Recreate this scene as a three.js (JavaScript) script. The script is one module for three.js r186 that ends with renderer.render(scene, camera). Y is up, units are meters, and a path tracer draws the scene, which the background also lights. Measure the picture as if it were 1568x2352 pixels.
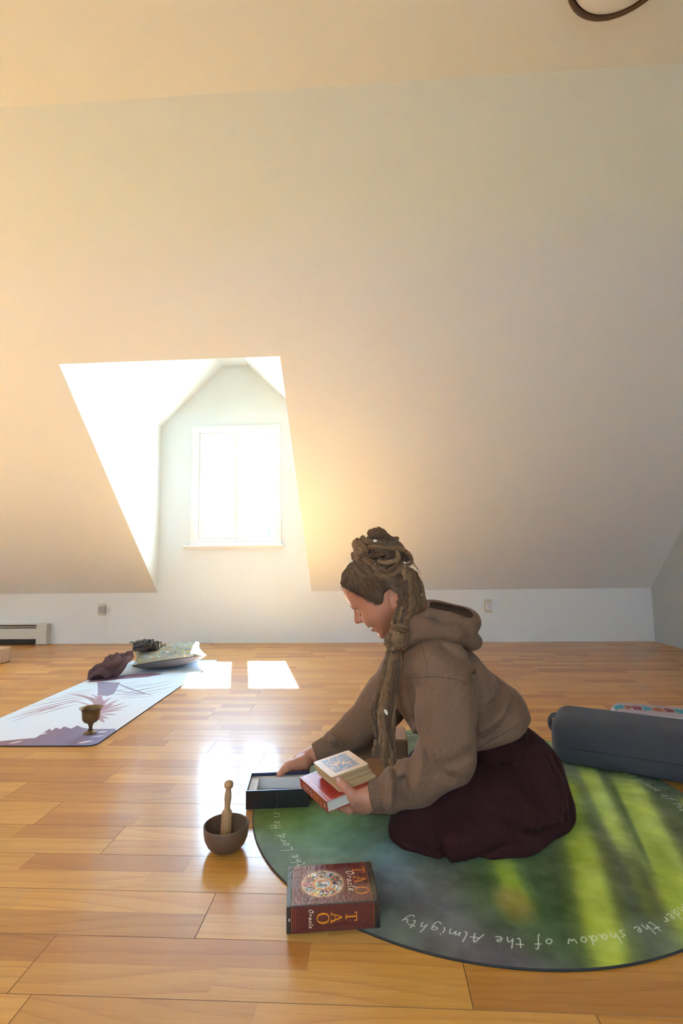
import * as THREE from 'three';
import { mergeGeometries, mergeVertices, toCreasedNormals } from 'three/addons/utils/BufferGeometryUtils.js';
import { RoundedBoxGeometry } from 'three/addons/geometries/RoundedBoxGeometry.js';

// ---------------------------------------------------------------- camera, sky, sun, exposure
const scene = new THREE.Scene();
const renderer = new THREE.WebGLRenderer({ antialias: true });
renderer.toneMapping = THREE.LinearToneMapping;
renderer.toneMappingExposure = 1.56;
renderer.shadowMap.enabled = true;
renderer.shadowMap.type = THREE.PCFSoftShadowMap;

const camera = new THREE.PerspectiveCamera(90.31, 1568 / 2352, 0.05, 200);
camera.position.set(0, 0.7, 4.665);
camera.rotation.set(THREE.MathUtils.degToRad(5.864), THREE.MathUtils.degToRad(3.187), THREE.MathUtils.degToRad(-0.724), 'YXZ');
/*VIEW*/

scene.background = new THREE.Color(0.54, 0.81, 1.12);       // bright hazy daylight sky
scene.backgroundIntensity = 20.0;

const sun = new THREE.DirectionalLight(new THREE.Color(0.80, 0.975, 1.14), 180);
sun.position.set(-0.258 * 9 - 1.2, 1.075 * 9 + 1.0, -9);   // shines in through the dormer window at 46 degrees
sun.target.position.set(-1.2, 1.0, 0);
sun.castShadow = true;
sun.shadow.mapSize.set(4096, 4096);
Object.assign(sun.shadow.camera, { left: -6, right: 6, top: 6, bottom: -6, near: 0.5, far: 40 });
sun.shadow.bias = -0.0004;
scene.add(sun, sun.target);

// ---------------------------------------------------------------- helpers
const { cos, sin, abs, min, max, sqrt, PI, floor, hypot, exp, atan2 } = Math;
const clamp = (x, a, b) => x < a ? a : x > b ? b : x;
const lerp = (a, b, t) => a + (b - a) * t;
const sstep = (a, b, x) => { const t = clamp((x - a) / (b - a), 0, 1); return t * t * (3 - 2 * t); };
function rng(seed) { let s = seed >>> 0; return () => { s = (s + 0x6D2B79F5) >>> 0; let t = Math.imul(s ^ (s >>> 15), 1 | s); t = (t + Math.imul(t ^ (t >>> 7), 61 | t)) ^ t; return ((t ^ (t >>> 14)) >>> 0) / 4294967296; }; }
const HASH = new Float32Array(65536); { const r = rng(77); for (let i = 0; i < 65536; i++) HASH[i] = r(); }
const h2 = (x, y) => HASH[((x * 73) ^ (y * 9277)) & 65535], h3 = (x, y, z) => HASH[((x * 73) ^ (y * 9277) ^ (z * 26699)) & 65535];
function noise2(x, y) { const i = floor(x), j = floor(y); let f = x - i, g = y - j; f = f * f * (3 - 2 * f); g = g * g * (3 - 2 * g);
  return (h2(i, j) * (1 - f) + h2(i + 1, j) * f) * (1 - g) + (h2(i, j + 1) * (1 - f) + h2(i + 1, j + 1) * f) * g; }
function noise3(x, y, z) { const i = floor(x), j = floor(y), k = floor(z); let f = x - i, g = y - j, e = z - k; f = f * f * (3 - 2 * f); g = g * g * (3 - 2 * g); e = e * e * (3 - 2 * e);
  const q = (kk) => (h3(i, j, kk) * (1 - f) + h3(i + 1, j, kk) * f) * (1 - g) + (h3(i, j + 1, kk) * (1 - f) + h3(i + 1, j + 1, kk) * f) * g;
  return q(k) * (1 - e) + q(k + 1) * e; }
const fbm2 = (x, y, n = 4) => { let a = 0.5, s = 0; for (let i = 0; i < n; i++) { s += a * noise2(x, y); x *= 2.03; y *= 2.03; a *= 0.5; } return s; };
const wrapN = (x, y, px, py) => { const u = x / px, v = y / py; return lerp(lerp(noise2(x, y), noise2(x - px, y), u), lerp(noise2(x, y - py), noise2(x - px, y - py), u), v); };

const V3 = (a) => new THREE.Vector3(a[0], a[1], a[2]);
const col = (r, g, b) => new THREE.Color(r, g, b);
const used = {};
const numbered = (n) => { used[n] = (used[n] ?? -1) + 1; return used[n] ? n + '_' + String(used[n]).padStart(3, '0') : n; };
function tag(o, label, category, group, kind) { if (label) o.userData.label = label; if (category) o.userData.category = category; if (group) o.userData.group = group; if (kind) o.userData.kind = kind; return o; }
function thing(name, label, category, [x, y, z] = [0, 0, 0], turn = 0, group) {
  const o = new THREE.Group(); o.name = numbered(name); o.position.set(x, y, z); o.rotation.y = turn; scene.add(o); return tag(o, label, category, group); }
function part(name, geo, mat, parent) { const m = new THREE.Mesh(Array.isArray(geo) ? merge(geo) : geo, mat); m.name = parent === scene ? numbered(name) : name; parent.add(m); return m; }
function struct(name, geo, mat, label, category) { const m = part(name, geo, mat, scene); return tag(m, label, category, null, 'structure'); }
function merge(list) {
  list = list.map((g) => { g = g.index ? g.toNonIndexed() : g; for (const k of Object.keys(g.attributes)) if (!['position', 'normal', 'uv'].includes(k)) g.deleteAttribute(k);
    if (!g.attributes.uv) g.setAttribute('uv', new THREE.BufferAttribute(new Float32Array(g.attributes.position.count * 2), 2)); return g; });
  return mergeGeometries(list, false); }
const move = (g, x, y, z) => g.translate(x, y, z);
const box = (x0, x1, y0, y1, z0, z1, r = 0) => (r ? new RoundedBoxGeometry(x1 - x0, y1 - y0, z1 - z0, 2, r) : new THREE.BoxGeometry(x1 - x0, y1 - y0, z1 - z0)).translate((x0 + x1) / 2, (y0 + y1) / 2, (z0 + z1) / 2);
const poly = (pts, holes = []) => { const s = new THREE.Shape(pts.map((p) => new THREE.Vector2(...p))); for (const h of holes) s.holes.push(new THREE.Path(h.map((p) => new THREE.Vector2(...p)))); return s; };
const extr = (shape, depth, bevel = 0, segs = 1) => new THREE.ExtrudeGeometry(shape, { depth, bevelEnabled: bevel > 0, bevelSize: bevel, bevelThickness: bevel, bevelOffset: -bevel, bevelSegments: segs, curveSegments: 16 });
const lathe = (pts, seg = 48) => new THREE.LatheGeometry(pts.map((p) => new THREE.Vector2(...p)), seg);
function roundRect(w, h, r) { const s = new THREE.Shape(), x = -w / 2, y = -h / 2; s.moveTo(x + r, y); s.lineTo(x + w - r, y); s.absarc(x + w - r, y + r, r, -PI / 2, 0); s.lineTo(x + w, y + h - r); s.absarc(x + w - r, y + h - r, r, 0, PI / 2); s.lineTo(x + r, y + h); s.absarc(x + r, y + h - r, r, PI / 2, PI); s.lineTo(x, y + r); s.absarc(x + r, y + r, r, PI, 1.5 * PI); return s; }
// a tube along points whose radius changes with t and round the section
function tube(pts, rad, seg = 24, ring = 8, caps = true, uvs = 1) {
  const c = new THREE.CatmullRomCurve3(pts.map((p) => Array.isArray(p) ? V3(p) : p), false, 'centripetal'), L = c.getLength(), fr = c.computeFrenetFrames(seg, false), P = [], U = [], I = [];
  for (let i = 0; i <= seg; i++) { const t = i / seg, o = c.getPointAt(t);
    for (let j = 0; j <= ring; j++) { const a = j / ring * 2 * PI, r = rad(t, a % (2 * PI), i); P.push(o.x + r * (cos(a) * fr.normals[i].x + sin(a) * fr.binormals[i].x), o.y + r * (cos(a) * fr.normals[i].y + sin(a) * fr.binormals[i].y), o.z + r * (cos(a) * fr.normals[i].z + sin(a) * fr.binormals[i].z)); U.push(t * L * uvs, j / ring); } }
  for (let i = 0; i < seg; i++) for (let j = 0; j < ring; j++) { const a = i * (ring + 1) + j, b = a + ring + 1; I.push(a, a + 1, b, b, a + 1, b + 1); }
  if (caps) for (const [i, f] of [[0, 1], [seg, 0]]) { const o = c.getPointAt(i / seg), k = P.length / 3; P.push(o.x, o.y, o.z); U.push(0, 0); for (let j = 0; j < ring; j++) { const a = i * (ring + 1) + j; f ? I.push(k, a + 1, a) : I.push(k, a, a + 1); } }
  const g = new THREE.BufferGeometry(); g.setAttribute('position', new THREE.Float32BufferAttribute(P, 3)); g.setAttribute('uv', new THREE.Float32BufferAttribute(U, 2)); g.setIndex(I); g.computeVertexNormals(); return g; }
function basis(o, x, y, z) { const m = new THREE.Matrix4().makeBasis(x.clone().normalize(), y.clone().normalize(), z.clone().normalize()); m.setPosition(o); return m; }

// ---------------------------------------------------------------- textures
function dataTex(w, h, fn, { srgb = false, repeat } = {}) { const d = new Uint8Array(w * h * 4);
  for (let y = 0; y < h; y++) for (let x = 0; x < w; x++) { const c = fn(x, y, w, h), k = (y * w + x) * 4; if (typeof c === 'number') d[k] = d[k + 1] = d[k + 2] = clamp(c, 0, 1) * 255; else for (let i = 0; i < 3; i++) d[k + i] = clamp(c[i], 0, 1) * 255; d[k + 3] = 255; }
  const t = new THREE.DataTexture(d, w, h); t.magFilter = THREE.LinearFilter; t.minFilter = THREE.LinearMipmapLinearFilter; t.generateMipmaps = true; t.wrapS = t.wrapT = THREE.RepeatWrapping; if (srgb) t.colorSpace = THREE.SRGBColorSpace; if (repeat) t.repeat.set(...repeat); t.needsUpdate = true; return t; }
function canvasTex(w, h, draw) { const c = document.createElement('canvas'); c.width = w; c.height = h; draw(c.getContext('2d'), w, h); const t = new THREE.CanvasTexture(c); t.colorSpace = THREE.SRGBColorSpace; t.anisotropy = 8; return t; }
const plasterBump = dataTex(512, 512, (x, y) => 0.6 * wrapN(x / 5, y / 5, 102.4, 102.4) + 0.4 * wrapN(x / 12, y / 12, 42.67, 42.67), { repeat: [2.2, 2.2] });
const weave = dataTex(256, 256, (x, y) => 0.35 + 0.25 * sin(x * PI / 4 + (floor(y / 4) % 2) * PI) * sin(y * PI / 4) + 0.4 * wrapN(x / 3, y / 3, 85.33, 85.33), { repeat: [14, 14] });
const heather = dataTex(512, 512, (x, y) => { const n = 0.8 + 0.14 * wrapN(x / 2, y / 2, 256, 256) + 0.10 * wrapN(x / 14, y / 14, 36.57, 36.57); return [n, n, n]; }, { srgb: true, repeat: [5, 5] });
const woodGrain = dataTex(2048, 1024, (x, y) => {       // 2.6 m along x, 0.65 m across
  const X = x / 2048, Y = y / 1024;
  const warp = wrapN(X * 5, Y * 6, 5, 6), ring = (Y * 22 + warp * 5.0 + wrapN(X * 11, Y * 12, 11, 12) * 0.8) % 1;
  const fine = wrapN(X * 60, Y * 420, 60, 420), fib = wrapN(X * 160, Y * 900, 160, 900), blot = wrapN(X * 9, Y * 9, 9, 9);
  const late = Math.pow(ring, 4) * 0.085 * (0.2 + warp), pore = fib > 0.84 ? (fib - 0.84) * 0.9 : 0;
  const k = 1 - late - 0.075 * fine - pore - 0.06 * blot;
  return [k * 0.99, k * (0.35 + 0.65 * k) * 0.985, k * k * 0.965]; }, { srgb: true });
const woodBump = dataTex(1024, 512, (x, y) => { const X = x / 1024, Y = y / 512; return 0.5 + 0.3 * (wrapN(X * 60, Y * 300, 60, 300) - 0.5) + 0.5 * (wrapN(X * 7, Y * 7, 7, 7) - 0.5); });

const M = {};
const std = (o) => new THREE.MeshPhysicalMaterial(o);
M.paint = std({ color: col(0.74, 0.775, 0.765), roughness: 0.75, bumpMap: plasterBump, bumpScale: 0.0006 });
M.grey = std({ color: col(0.44, 0.48, 0.485), roughness: 0.75, bumpMap: plasterBump, bumpScale: 0.0006 });
M.white = std({ color: col(0.86, 0.86, 0.84), roughness: 0.4 });
M.glass = std({ color: col(1, 1, 1), roughness: 0, transmission: 1, thickness: 0, ior: 1.45 });
M.wood = std({ color: col(1, 1, 1), vertexColors: true, map: woodGrain, roughness: 0.42, specularIntensity: 0.7, clearcoat: 0.42, clearcoatRoughness: 0.14, bumpMap: woodBump, bumpScale: 0.00035, ior: 1.5 });
M.subfloor = std({ color: col(0.09, 0.05, 0.025), roughness: 0.9 });

// ---------------------------------------------------------------- the room (wall with the window at z = 0, camera looks towards -z)
const XL = -4.6, XR = 2.455, KNEE = 0.46, CEIL = 2.88, ZC = 2.548, ZC2 = 5.1, ZB = 7.648, TS = 0.12;
const DX0 = -1.974, DX1 = -0.543, DTOP = 2.0, DZ = (DTOP - KNEE) / 0.95, EAVE = 2.03, PEAK = 2.615, DC = (DX0 + DX1) / 2;
const WX0 = -1.64, WX1 = -0.852, WY0 = 0.92, WY1 = 1.985;        // rough opening of the window
{ // floor: boards of parquet, each a piece with its own edges
  const floorSlab = struct('floor', box(XL, XR, -0.16, -0.004, 0, ZB), M.subfloor, 'honey coloured glossy strip parquet floor', 'floor');
  const r = rng(5), W = 0.135, Z0 = 3.778, rows = [];
  const known = { 0: [-0.614, 0.149], 1: [-0.345, 0.95], 3: [-0.676, 0.42], 5: [-1.135, -0.05, 1.05], 6: [-0.887, 0.31], 7: [-0.408, 0.77], 8: [-0.629, 0.55] };
  const tones = [[0.680, 0.347, 0.072], [0.720, 0.380, 0.086], [0.650, 0.318, 0.061], [0.750, 0.408, 0.101], [0.610, 0.287, 0.051], [0.700, 0.359, 0.074], [0.550, 0.243, 0.045]];
  function boardGeo(x0, x1, z0, z1) {
    const P = [], N = [], U = [], C = [], g = 0.00025, b = 0.0005, dy = -0.0008;
    const quad = (a, bb, c, d, n, uv, t) => { for (const [p, q] of [[a, uv[0]], [bb, uv[1]], [c, uv[2]], [a, uv[0]], [c, uv[2]], [d, uv[3]]]) { P.push(...p); N.push(...n); U.push(...q); C.push(...t); } };
    const X0 = x0 + g + b, X1 = x1 - g - b, A0 = z0 + g + b, A1 = z1 - g - b, zm = (z0 + z1) / 2;
    for (const [s0, s1] of [[A0, zm], [zm, A1]]) {          // two rows of lamellae, flush with each other
      let x = X0; const cuts = [X0]; while (true) { x += 0.22 + 0.38 * r(); if (x > X1 - 0.12) break; cuts.push(x); } cuts.push(X1);
      for (let i = 0; i + 1 < cuts.length; i++) { const t = tones[floor(r() * tones.length)], m = 0.93 + 0.14 * r(), tt = t.map((v) => v * m), ou = r() * 7, ov = r() * 7, fl = r() < 0.5 ? 1 : -1;
        const uv = (xx, zz) => [ou + fl * (xx - X0) / 2.6, ov + (zz - s0) / 0.65];
        quad([cuts[i], 0, s0], [cuts[i], 0, s1], [cuts[i + 1], 0, s1], [cuts[i + 1], 0, s0], [0, 1, 0], [uv(cuts[i], s0), uv(cuts[i], s1), uv(cuts[i + 1], s1), uv(cuts[i + 1], s0)], tt); } }
    const e = [0.28, 0.14, 0.055], z2 = [[0, 0], [0, 0.01], [0.01, 0.01], [0.01, 0]], s = 0.7071;
    quad([X0, 0, A1], [X0 - b, dy, A1 + b], [X1 + b, dy, A1 + b], [X1, 0, A1], [0, s, s], z2, e); quad([X1, 0, A0], [X1 + b, dy, A0 - b], [X0 - b, dy, A0 - b], [X0, 0, A0], [0, s, -s], z2, e);
    quad([X0, 0, A0], [X0 - b, dy, A0 - b], [X0 - b, dy, A1 + b], [X0, 0, A1], [-s, s, 0], z2, e); quad([X1, 0, A1], [X1 + b, dy, A1 + b], [X1 + b, dy, A0 - b], [X1, 0, A0], [s, s, 0], z2, e);
    quad([X0 - b, dy, A1 + b], [X0 - b, -0.004, A1 + b], [X1 + b, -0.004, A1 + b], [X1 + b, dy, A1 + b], [0, 0, 1], z2, e); quad([X1 + b, dy, A0 - b], [X1 + b, -0.004, A0 - b], [X0 - b, -0.004, A0 - b], [X0 - b, dy, A0 - b], [0, 0, -1], z2, e);
    quad([X0 - b, dy, A0 - b], [X0 - b, -0.004, A0 - b], [X0 - b, -0.004, A1 + b], [X0 - b, dy, A1 + b], [-1, 0, 0], z2, e); quad([X1 + b, dy, A1 + b], [X1 + b, -0.004, A1 + b], [X1 + b, -0.004, A0 - b], [X1 + b, dy, A0 - b], [1, 0, 0], z2, e);
    const G = new THREE.BufferGeometry(); for (const [k, a, n] of [['position', P, 3], ['normal', N, 3], ['uv', U, 2], ['color', C, 3]]) G.setAttribute(k, new THREE.Float32BufferAttribute(a, n)); return G; }
  const far = [];
  for (let k = -29; k < 30; k++) {                         // k counts rows away from the camera
    const z1 = min(Z0 - k * W, ZB), z0 = max(z1 - W, 0); if (z1 <= 0.001 || z0 >= ZB) continue;
    const cuts = [XL]; const kn = known[k] ?? []; let x = XL + 0.3 + 0.9 * r();
    const stop = kn.length ? kn[0] : 99; while (x < XR - 0.3 && x < stop - 0.45) { cuts.push(x); x += 0.85 + 0.45 * r(); }
    if (kn.length) { cuts.push(...kn); x = kn[kn.length - 1] + 0.8 + 0.4 * r(); while (x < XR - 0.3) { cuts.push(x); x += 0.85 + 0.45 * r(); } } cuts.push(XR);
    for (let i = 0; i + 1 < cuts.length; i++) { const g = boardGeo(cuts[i], cuts[i + 1], z0, z1); if (k >= -2) part('floor_board', g, M.wood, floorSlab); else far.push(g); } }
  const rest = part('floor_boards_behind', mergeGeometries(far), M.wood, floorSlab); rest.userData.kind = 'stuff';
}
{ // window wall with the knee wall below the slope and the gable of the dormer
  const s = poly([[XL - TS, -0.16], [XR + TS, -0.16], [XR + TS, KNEE], [DX1, KNEE], [DX1, EAVE], [DC + 0.12, PEAK], [DC - 0.12, PEAK], [DX0, EAVE], [DX0, KNEE], [XL - TS, KNEE]], [[[WX0, WY0], [WX0, WY1], [WX1, WY1], [WX1, WY0]]]);
  struct('wall_window', extr(s, 0.16).translate(0, 0, -0.16), M.paint, 'cream knee wall running up into the dormer around the window', 'wall');
  const Y = new THREE.Vector3(0, 0.6887, 0.7250), Xa = new THREE.Vector3(1, 0, 0);
  const slopeFrame = (z0, y0, dir) => basis(new THREE.Vector3(0, y0, z0), Xa, dir, new THREE.Vector3().crossVectors(Xa, dir));
  const L = ZC / 0.7250, SD = DZ / 0.7250;
  struct('ceiling_slope_window', extr(poly([[XL - TS, -0.002], [DX0 - 0.002, -0.002], [DX0 - 0.002, SD], [DX1 + 0.002, SD], [DX1 + 0.002, -0.002], [XR + TS, -0.002], [XR + TS, L], [XL - TS, L]], [[[-4.45, 1.45], [-4.45, 2.75], [-3.85, 2.75], [-3.85, 1.45]]]), 0.10).translate(0, 0, -0.10).applyMatrix4(slopeFrame(0, KNEE, Y)), M.paint, 'large cream sloped ceiling with the dormer cut into it', 'ceiling');
  { const w = new THREE.Group(); w.name = 'window_5'; scene.add(w); tag(w, 'sunny roof window in the slope left of the dormer, outside the view', 'window', null, 'structure'); w.applyMatrix4(slopeFrame(0, KNEE, Y)); const a = -4.45, b = -3.85, y0 = 1.45, y1 = 2.75, f = 0.05;
    part('window_frame', [box(a, b, y0, y0 + f, -0.09, -0.02), box(a, b, y1 - f, y1, -0.09, -0.02), box(a, a + f, y0 + f, y1 - f, -0.09, -0.02), box(b - f, b, y0 + f, y1 - f, -0.09, -0.02)], M.white, w); part('pane', box(a + f, b - f, y0 + f, y1 - f, -0.062, -0.058), M.glass, w); }
  struct('ceiling', box(XL - TS, XR + TS, CEIL, CEIL + 0.12, ZC, ZC2), M.paint, 'flat cream ceiling strip above the slopes', 'ceiling');
  // dormer: two cheeks and a gabled lining
  const tri = (xo) => extr(poly([[-0.16, KNEE - 0.25], [0, KNEE + 0.004], [(EAVE - KNEE) / 0.95, EAVE + 0.004], [(EAVE - KNEE) / 0.95 + 0.1, EAVE + 0.1], [-0.16, EAVE + 0.1]]), TS).rotateY(-PI / 2).translate(xo, 0, 0);
  struct('wall_dormer_left', tri(DX0), M.paint, 'left white cheek of the dormer catching the daylight', 'wall');
  struct('wall_dormer_right', tri(DX1 + TS), M.paint, 'right cheek of the dormer hidden behind the slope edge', 'wall');
  { // each plane of the lining runs back to the underside of the roof slope
    const prof = [[DX0 - 0.1, EAVE - 0.098], [DX0, EAVE], [DC - 0.12, PEAK], [DC + 0.12, PEAK], [DX1, EAVE], [DX1 + 0.1, EAVE - 0.098]], P = [], I = [];
    for (const [x, y] of prof) { const ze = (y - KNEE) / 0.95 - 0.05; P.push(x, y, -0.16, x, y, ze, x, y + 0.14, -0.16, x, y + 0.14, ze); }
    for (let i = 0; i < 5; i++) { const a = i * 4, b = a + 4; I.push(a, a + 1, b + 1, a, b + 1, b, a + 2, b + 3, a + 3, a + 2, b + 2, b + 3, a + 1, a + 3, b + 3, a + 1, b + 3, b + 1, a, b, b + 2, a, b + 2, a + 2); }
    I.push(0, 2, 3, 0, 3, 1, 20, 21, 23, 20, 23, 22);
    let g = new THREE.BufferGeometry(); g.setAttribute('position', new THREE.Float32BufferAttribute(P, 3)); g.setIndex(I); g = g.toNonIndexed(); g.computeVertexNormals();
    const q = g.attributes.position, uv = []; for (let i = 0; i < q.count; i++) uv.push(q.getX(i), q.getZ(i)); g.setAttribute('uv', new THREE.Float32BufferAttribute(uv, 2));
    struct('ceiling_dormer', g, M.paint, 'gabled white lining over the dormer window', 'ceiling'); }
  // far half of the attic behind the camera
  struct('wall_back', box(XL - TS, XR + TS, -0.16, KNEE, ZB, ZB + 0.16), M.paint, 'cream knee wall behind the camera', 'wall');
  const Yb = new THREE.Vector3(0, 0.6887, -0.7250), Fb = basis(new THREE.Vector3(0, KNEE, ZB), new THREE.Vector3(-1, 0, 0), Yb, new THREE.Vector3().crossVectors(new THREE.Vector3(-1, 0, 0), Yb));
  const sky = [[-1.8, -1.0], [0.1, 0.9], [2.1, 2.9]].map(([a, b]) => [[a, 1.1], [a, 1.85], [b, 1.85], [b, 1.1]]);
  struct('ceiling_slope_back', extr(poly([[-XR - TS, -0.002], [-XL + TS, -0.002], [-XL + TS, L], [-XR - TS, L]], sky), 0.10).translate(0, 0, -0.10).applyMatrix4(Fb), M.paint, 'cream sloped ceiling with roof windows behind the camera', 'ceiling');
  sky.forEach((q, i) => { const w = new THREE.Group(); w.name = 'window_' + (i + 2); scene.add(w); tag(w, ['roof window nearest the grey wall, behind the camera', 'middle roof window in the slope behind the camera', 'roof window nearest the radiator end, behind the camera'][i], 'window', null, 'structure'); w.applyMatrix4(Fb);
    const [a, b] = [q[0][0], q[2][0]], y0 = 1.1, y1 = 1.85, f = 0.05;
    part('window_frame', [box(a, b, y0, y0 + f, -0.09, -0.02), box(a, b, y1 - f, y1, -0.09, -0.02), box(a, a + f, y0 + f, y1 - f, -0.09, -0.02), box(b - f, b, y0 + f, y1 - f, -0.09, -0.02)], M.white, w);
    part('pane', box(a + f, b - f, y0 + f, y1 - f, -0.062, -0.058), M.glass, w); });
  const side = [[0, -0.16], [ZB, -0.16], [ZB, KNEE], [ZC2, CEIL], [ZC, CEIL], [0, KNEE]];
  struct('wall_right', extr(poly(side.map(([z, y]) => [-z, y])), TS).rotateY(PI / 2).translate(XR, 0, 0), M.grey, 'grey blue end wall at the right', 'wall');
  struct('wall_left', extr(poly(side.map(([z, y]) => [-z, y])), TS).rotateY(PI / 2).translate(XL - TS, 0, 0), M.paint, 'cream end wall far out on the left', 'wall');
}
{ // the dormer window: casing, frame, two sashes, panes, latch and stool
  const w = new THREE.Group(); w.name = 'window_1'; scene.add(w); tag(w, 'white two part dormer window flooded with daylight', 'window', null, 'structure');
  const ring = (x0, x1, y0, y1, a, b, c, d, z0, z1, bev = 0.003) => extr(poly([[x0, y0], [x1, y0], [x1, y1], [x0, y1]], [[[x0 + a, y0 + c], [x0 + a, y1 - d], [x1 - b, y1 - d], [x1 - b, y0 + c]]]), z1 - z0 - 2 * bev, bev).translate(0, 0, z0 + bev);
  part('casing', ring(WX0 - 0.035, WX1 + 0.035, WY0 - 0.03, WY1 + 0.038, 0.045, 0.045, 0.03, 0.045, 0.0005, 0.016), M.white, w);
  part('window_frame', ring(WX0 + 0.001, WX1 - 0.001, WY0 + 0.001, WY1 - 0.001, 0.03, 0.014, 0.03, 0.02, -0.13, -0.004), M.white, w);
  const xm = -1.225;
  const s1 = part('sash', ring(WX0 + 0.032, xm, WY0 + 0.032, WY1 - 0.022, 0.058, 0.045, 0.045, 0.03, -0.07, -0.02), M.white, w);
  part('pane', box(WX0 + 0.08, xm - 0.035, WY0 + 0.07, WY1 - 0.045, -0.047, -0.043), M.glass, s1);
  const s2 = part('sash', ring(xm - 0.012, WX1 - 0.016, WY0 + 0.032, WY1 - 0.022, 0.072, 0.014, 0.05, 0.012, -0.11, -0.072), M.white, w);
  part('pane', box(xm + 0.055, WX1 - 0.016, WY0 + 0.075, WY1 - 0.024, -0.093, -0.089), M.glass, s2);
  const steel = std({ color: col(0.30, 0.42, 0.55), roughness: 0.35, metalness: 0.6 });
  part('latch', [box(-0.951, -0.935, 0.945, 1.045, -0.068, -0.05, 0.004), box(-0.957, -0.929, 0.955, 0.985, -0.07, -0.056, 0.004)], steel, w);
  part('catch', box(-0.945, -0.93, 1.925, 1.937, -0.07, -0.055, 0.003), steel, w);
  part('window_sill', [new RoundedBoxGeometry(0.945, 0.02, 0.19, 2, 0.006).translate((-1.728 - 0.787) / 2, 0.882, -0.052), box(-1.70, -0.815, 0.855, 0.873, 0.0005, 0.014, 0.003)], M.white, w);
}
{ // outdoors: ground far below and the shingled roof across the way
  struct('ground', box(-60, 60, -5.4, -5.2, -90, 40), std({ color: col(0.28, 0.30, 0.2), roughness: 0.95 }), 'ground far below the attic', 'ground');
  const rf = thing('neighbouring_roof', 'pale shingled roof seen through the right window pane', 'roof', [-1.2, 0, -9]);
  const deck = std({ color: col(0.20, 0.21, 0.23), roughness: 0.9 }), shing = [0.62, 0.70, 0.66, 0.74].map((v) => std({ color: col(v, v * 0.99, v * 0.96), roughness: 0.85 }));
  const a = 0.5; part('roof_deck', new THREE.BoxGeometry(9, 0.1, 5.2).rotateX(a).translate(3, 0.5, 0), deck, rf);
  part('wall', box(-1.4, 7.4, -5.2, -0.6, -2, 1.7), shing[2], rf);
  const r = rng(9); for (let i = 0; i < 22; i++) { const s = 2.45 - i * 0.225, y = 0.5 - sin(a) * s + 0.075, z = cos(a) * s;
    part('shingle_course', [0, 1, 2, 3, 4, 5, 6, 7, 8, 9, 10, 11, 12, 13, 14, 15, 16, 17].map((k) => new THREE.BoxGeometry(0.47 + 0.02 * r(), 0.022, 0.24).rotateX(a + 0.05).translate(-1.2 + k * 0.5, y, z)), shing[floor(r() * 4)], rf); }
}

// ---------------------------------------------------------------- handwriting: a small single-stroke script, coordinates in tenths of the letter height
const GL = { a: [6, '5,4 3,5 1,3 1,1 2,0 4,1 5,4 5,1 6,0'], b: [5, '1,10 1,0 3,0 5,2 4,4 2,4 1,3'], c: [5, '5,4 3,5 1,3 1,1 3,0 5,1'], d: [6, '5,4 3,5 1,3 1,1 3,0 5,2 6,10 5,1 6,0'], e: [5, '1,2 4,3 4,5 2,5 1,3 1,1 3,0 5,1'], f: [4, '5,9 4,10 3,8 2,-3 1,-4|1,5 5,5'], g: [6, '5,4 3,5 1,3 2,1 4,1 5,4 5,-3 3,-5 1,-3'],
  h: [6, '2,10 1,0 2,3 4,5 5,3 5,0'], i: [3, '1,5 1,1 2,0|2,7 2,7.4'], l: [3, '2,10 1,2 2,0 3,0'], m: [9, '1,5 1,0 2,4 4,5 4,0 5,4 7,5 8,3 8,0'], n: [6, '1,5 1,0 2,4 4,5 5,3 5,0'], o: [6, '3,5 1,3 1,1 3,0 5,2 5,4 3,5'], p: [6, '1,5 0,-4 1,3 3,5 5,3 4,1 1,1'], r: [5, '1,5 1,0 2,4 4,5 5,4'], s: [5, '5,5 3,5 2,4 4,2 4,0 1,0'],
  t: [4, '2,9 2,2 3,0 4,1|0,6 5,6'], u: [6, '1,5 1,1 3,0 5,3 5,5 5,1 6,0'], w: [8, '1,5 2,0 4,4 5,0 7,5'], y: [6, '1,5 2,1 4,2 5,5 4,-2 2,-5 0,-3'], A: [8, '0,0 3,6 5,10 6,0|2,4 8,4'], G: [8, '7,9 4,10 1,6 1,2 4,0 7,3 5,4'], H: [8, '1,10 1,0|6,10 6,0|0,5 8,5'], I: [4, '2,10 2,0'], L: [7, '2,10 1,4 1,0 6,0'], O: [8, '5,9 2,9 0,5 2,0 5,0 7,5 6,9 3,10'], ' ': [5, ''], ',': [3, '1,1 0,-2'], '.': [3, '1,0 1,0.5'], ':': [3, '1,4 1,4.5|1,0 1,0.5'], ';': [3, '1,4 1,4.5|1,1 0,-2'] };
function script(c, text, at, size, width) {                // at(distance) returns [x, y, angle] in the canvas
  let d = 0; c.lineWidth = width; c.lineCap = c.lineJoin = 'round';
  for (const ch of text) { const [w, st] = GL[ch] ?? GL[' ']; if (st) { const [x, y, a] = at(d + w * size / 20); c.save(); c.translate(x, y); c.rotate(a); c.transform(1, 0, -0.22, 1, 0, 0);
    for (const s of st.split('|')) { const q = s.split(' ').map((p) => p.split(',').map((v) => v * size / 10)); c.beginPath(); c.moveTo(q[0][0] - w * size / 20, -q[0][1]);
      for (let i = 1; i < q.length; i++) { const e = i + 1 < q.length ? [(q[i][0] + q[i + 1][0]) / 2, (q[i][1] + q[i + 1][1]) / 2] : q[i]; c.quadraticCurveTo(q[i][0] - w * size / 20, -q[i][1], e[0] - w * size / 20, -e[1]); } c.stroke(); } c.restore(); } d += (w + 1.6) * size / 10; }
  return d; }

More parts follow.
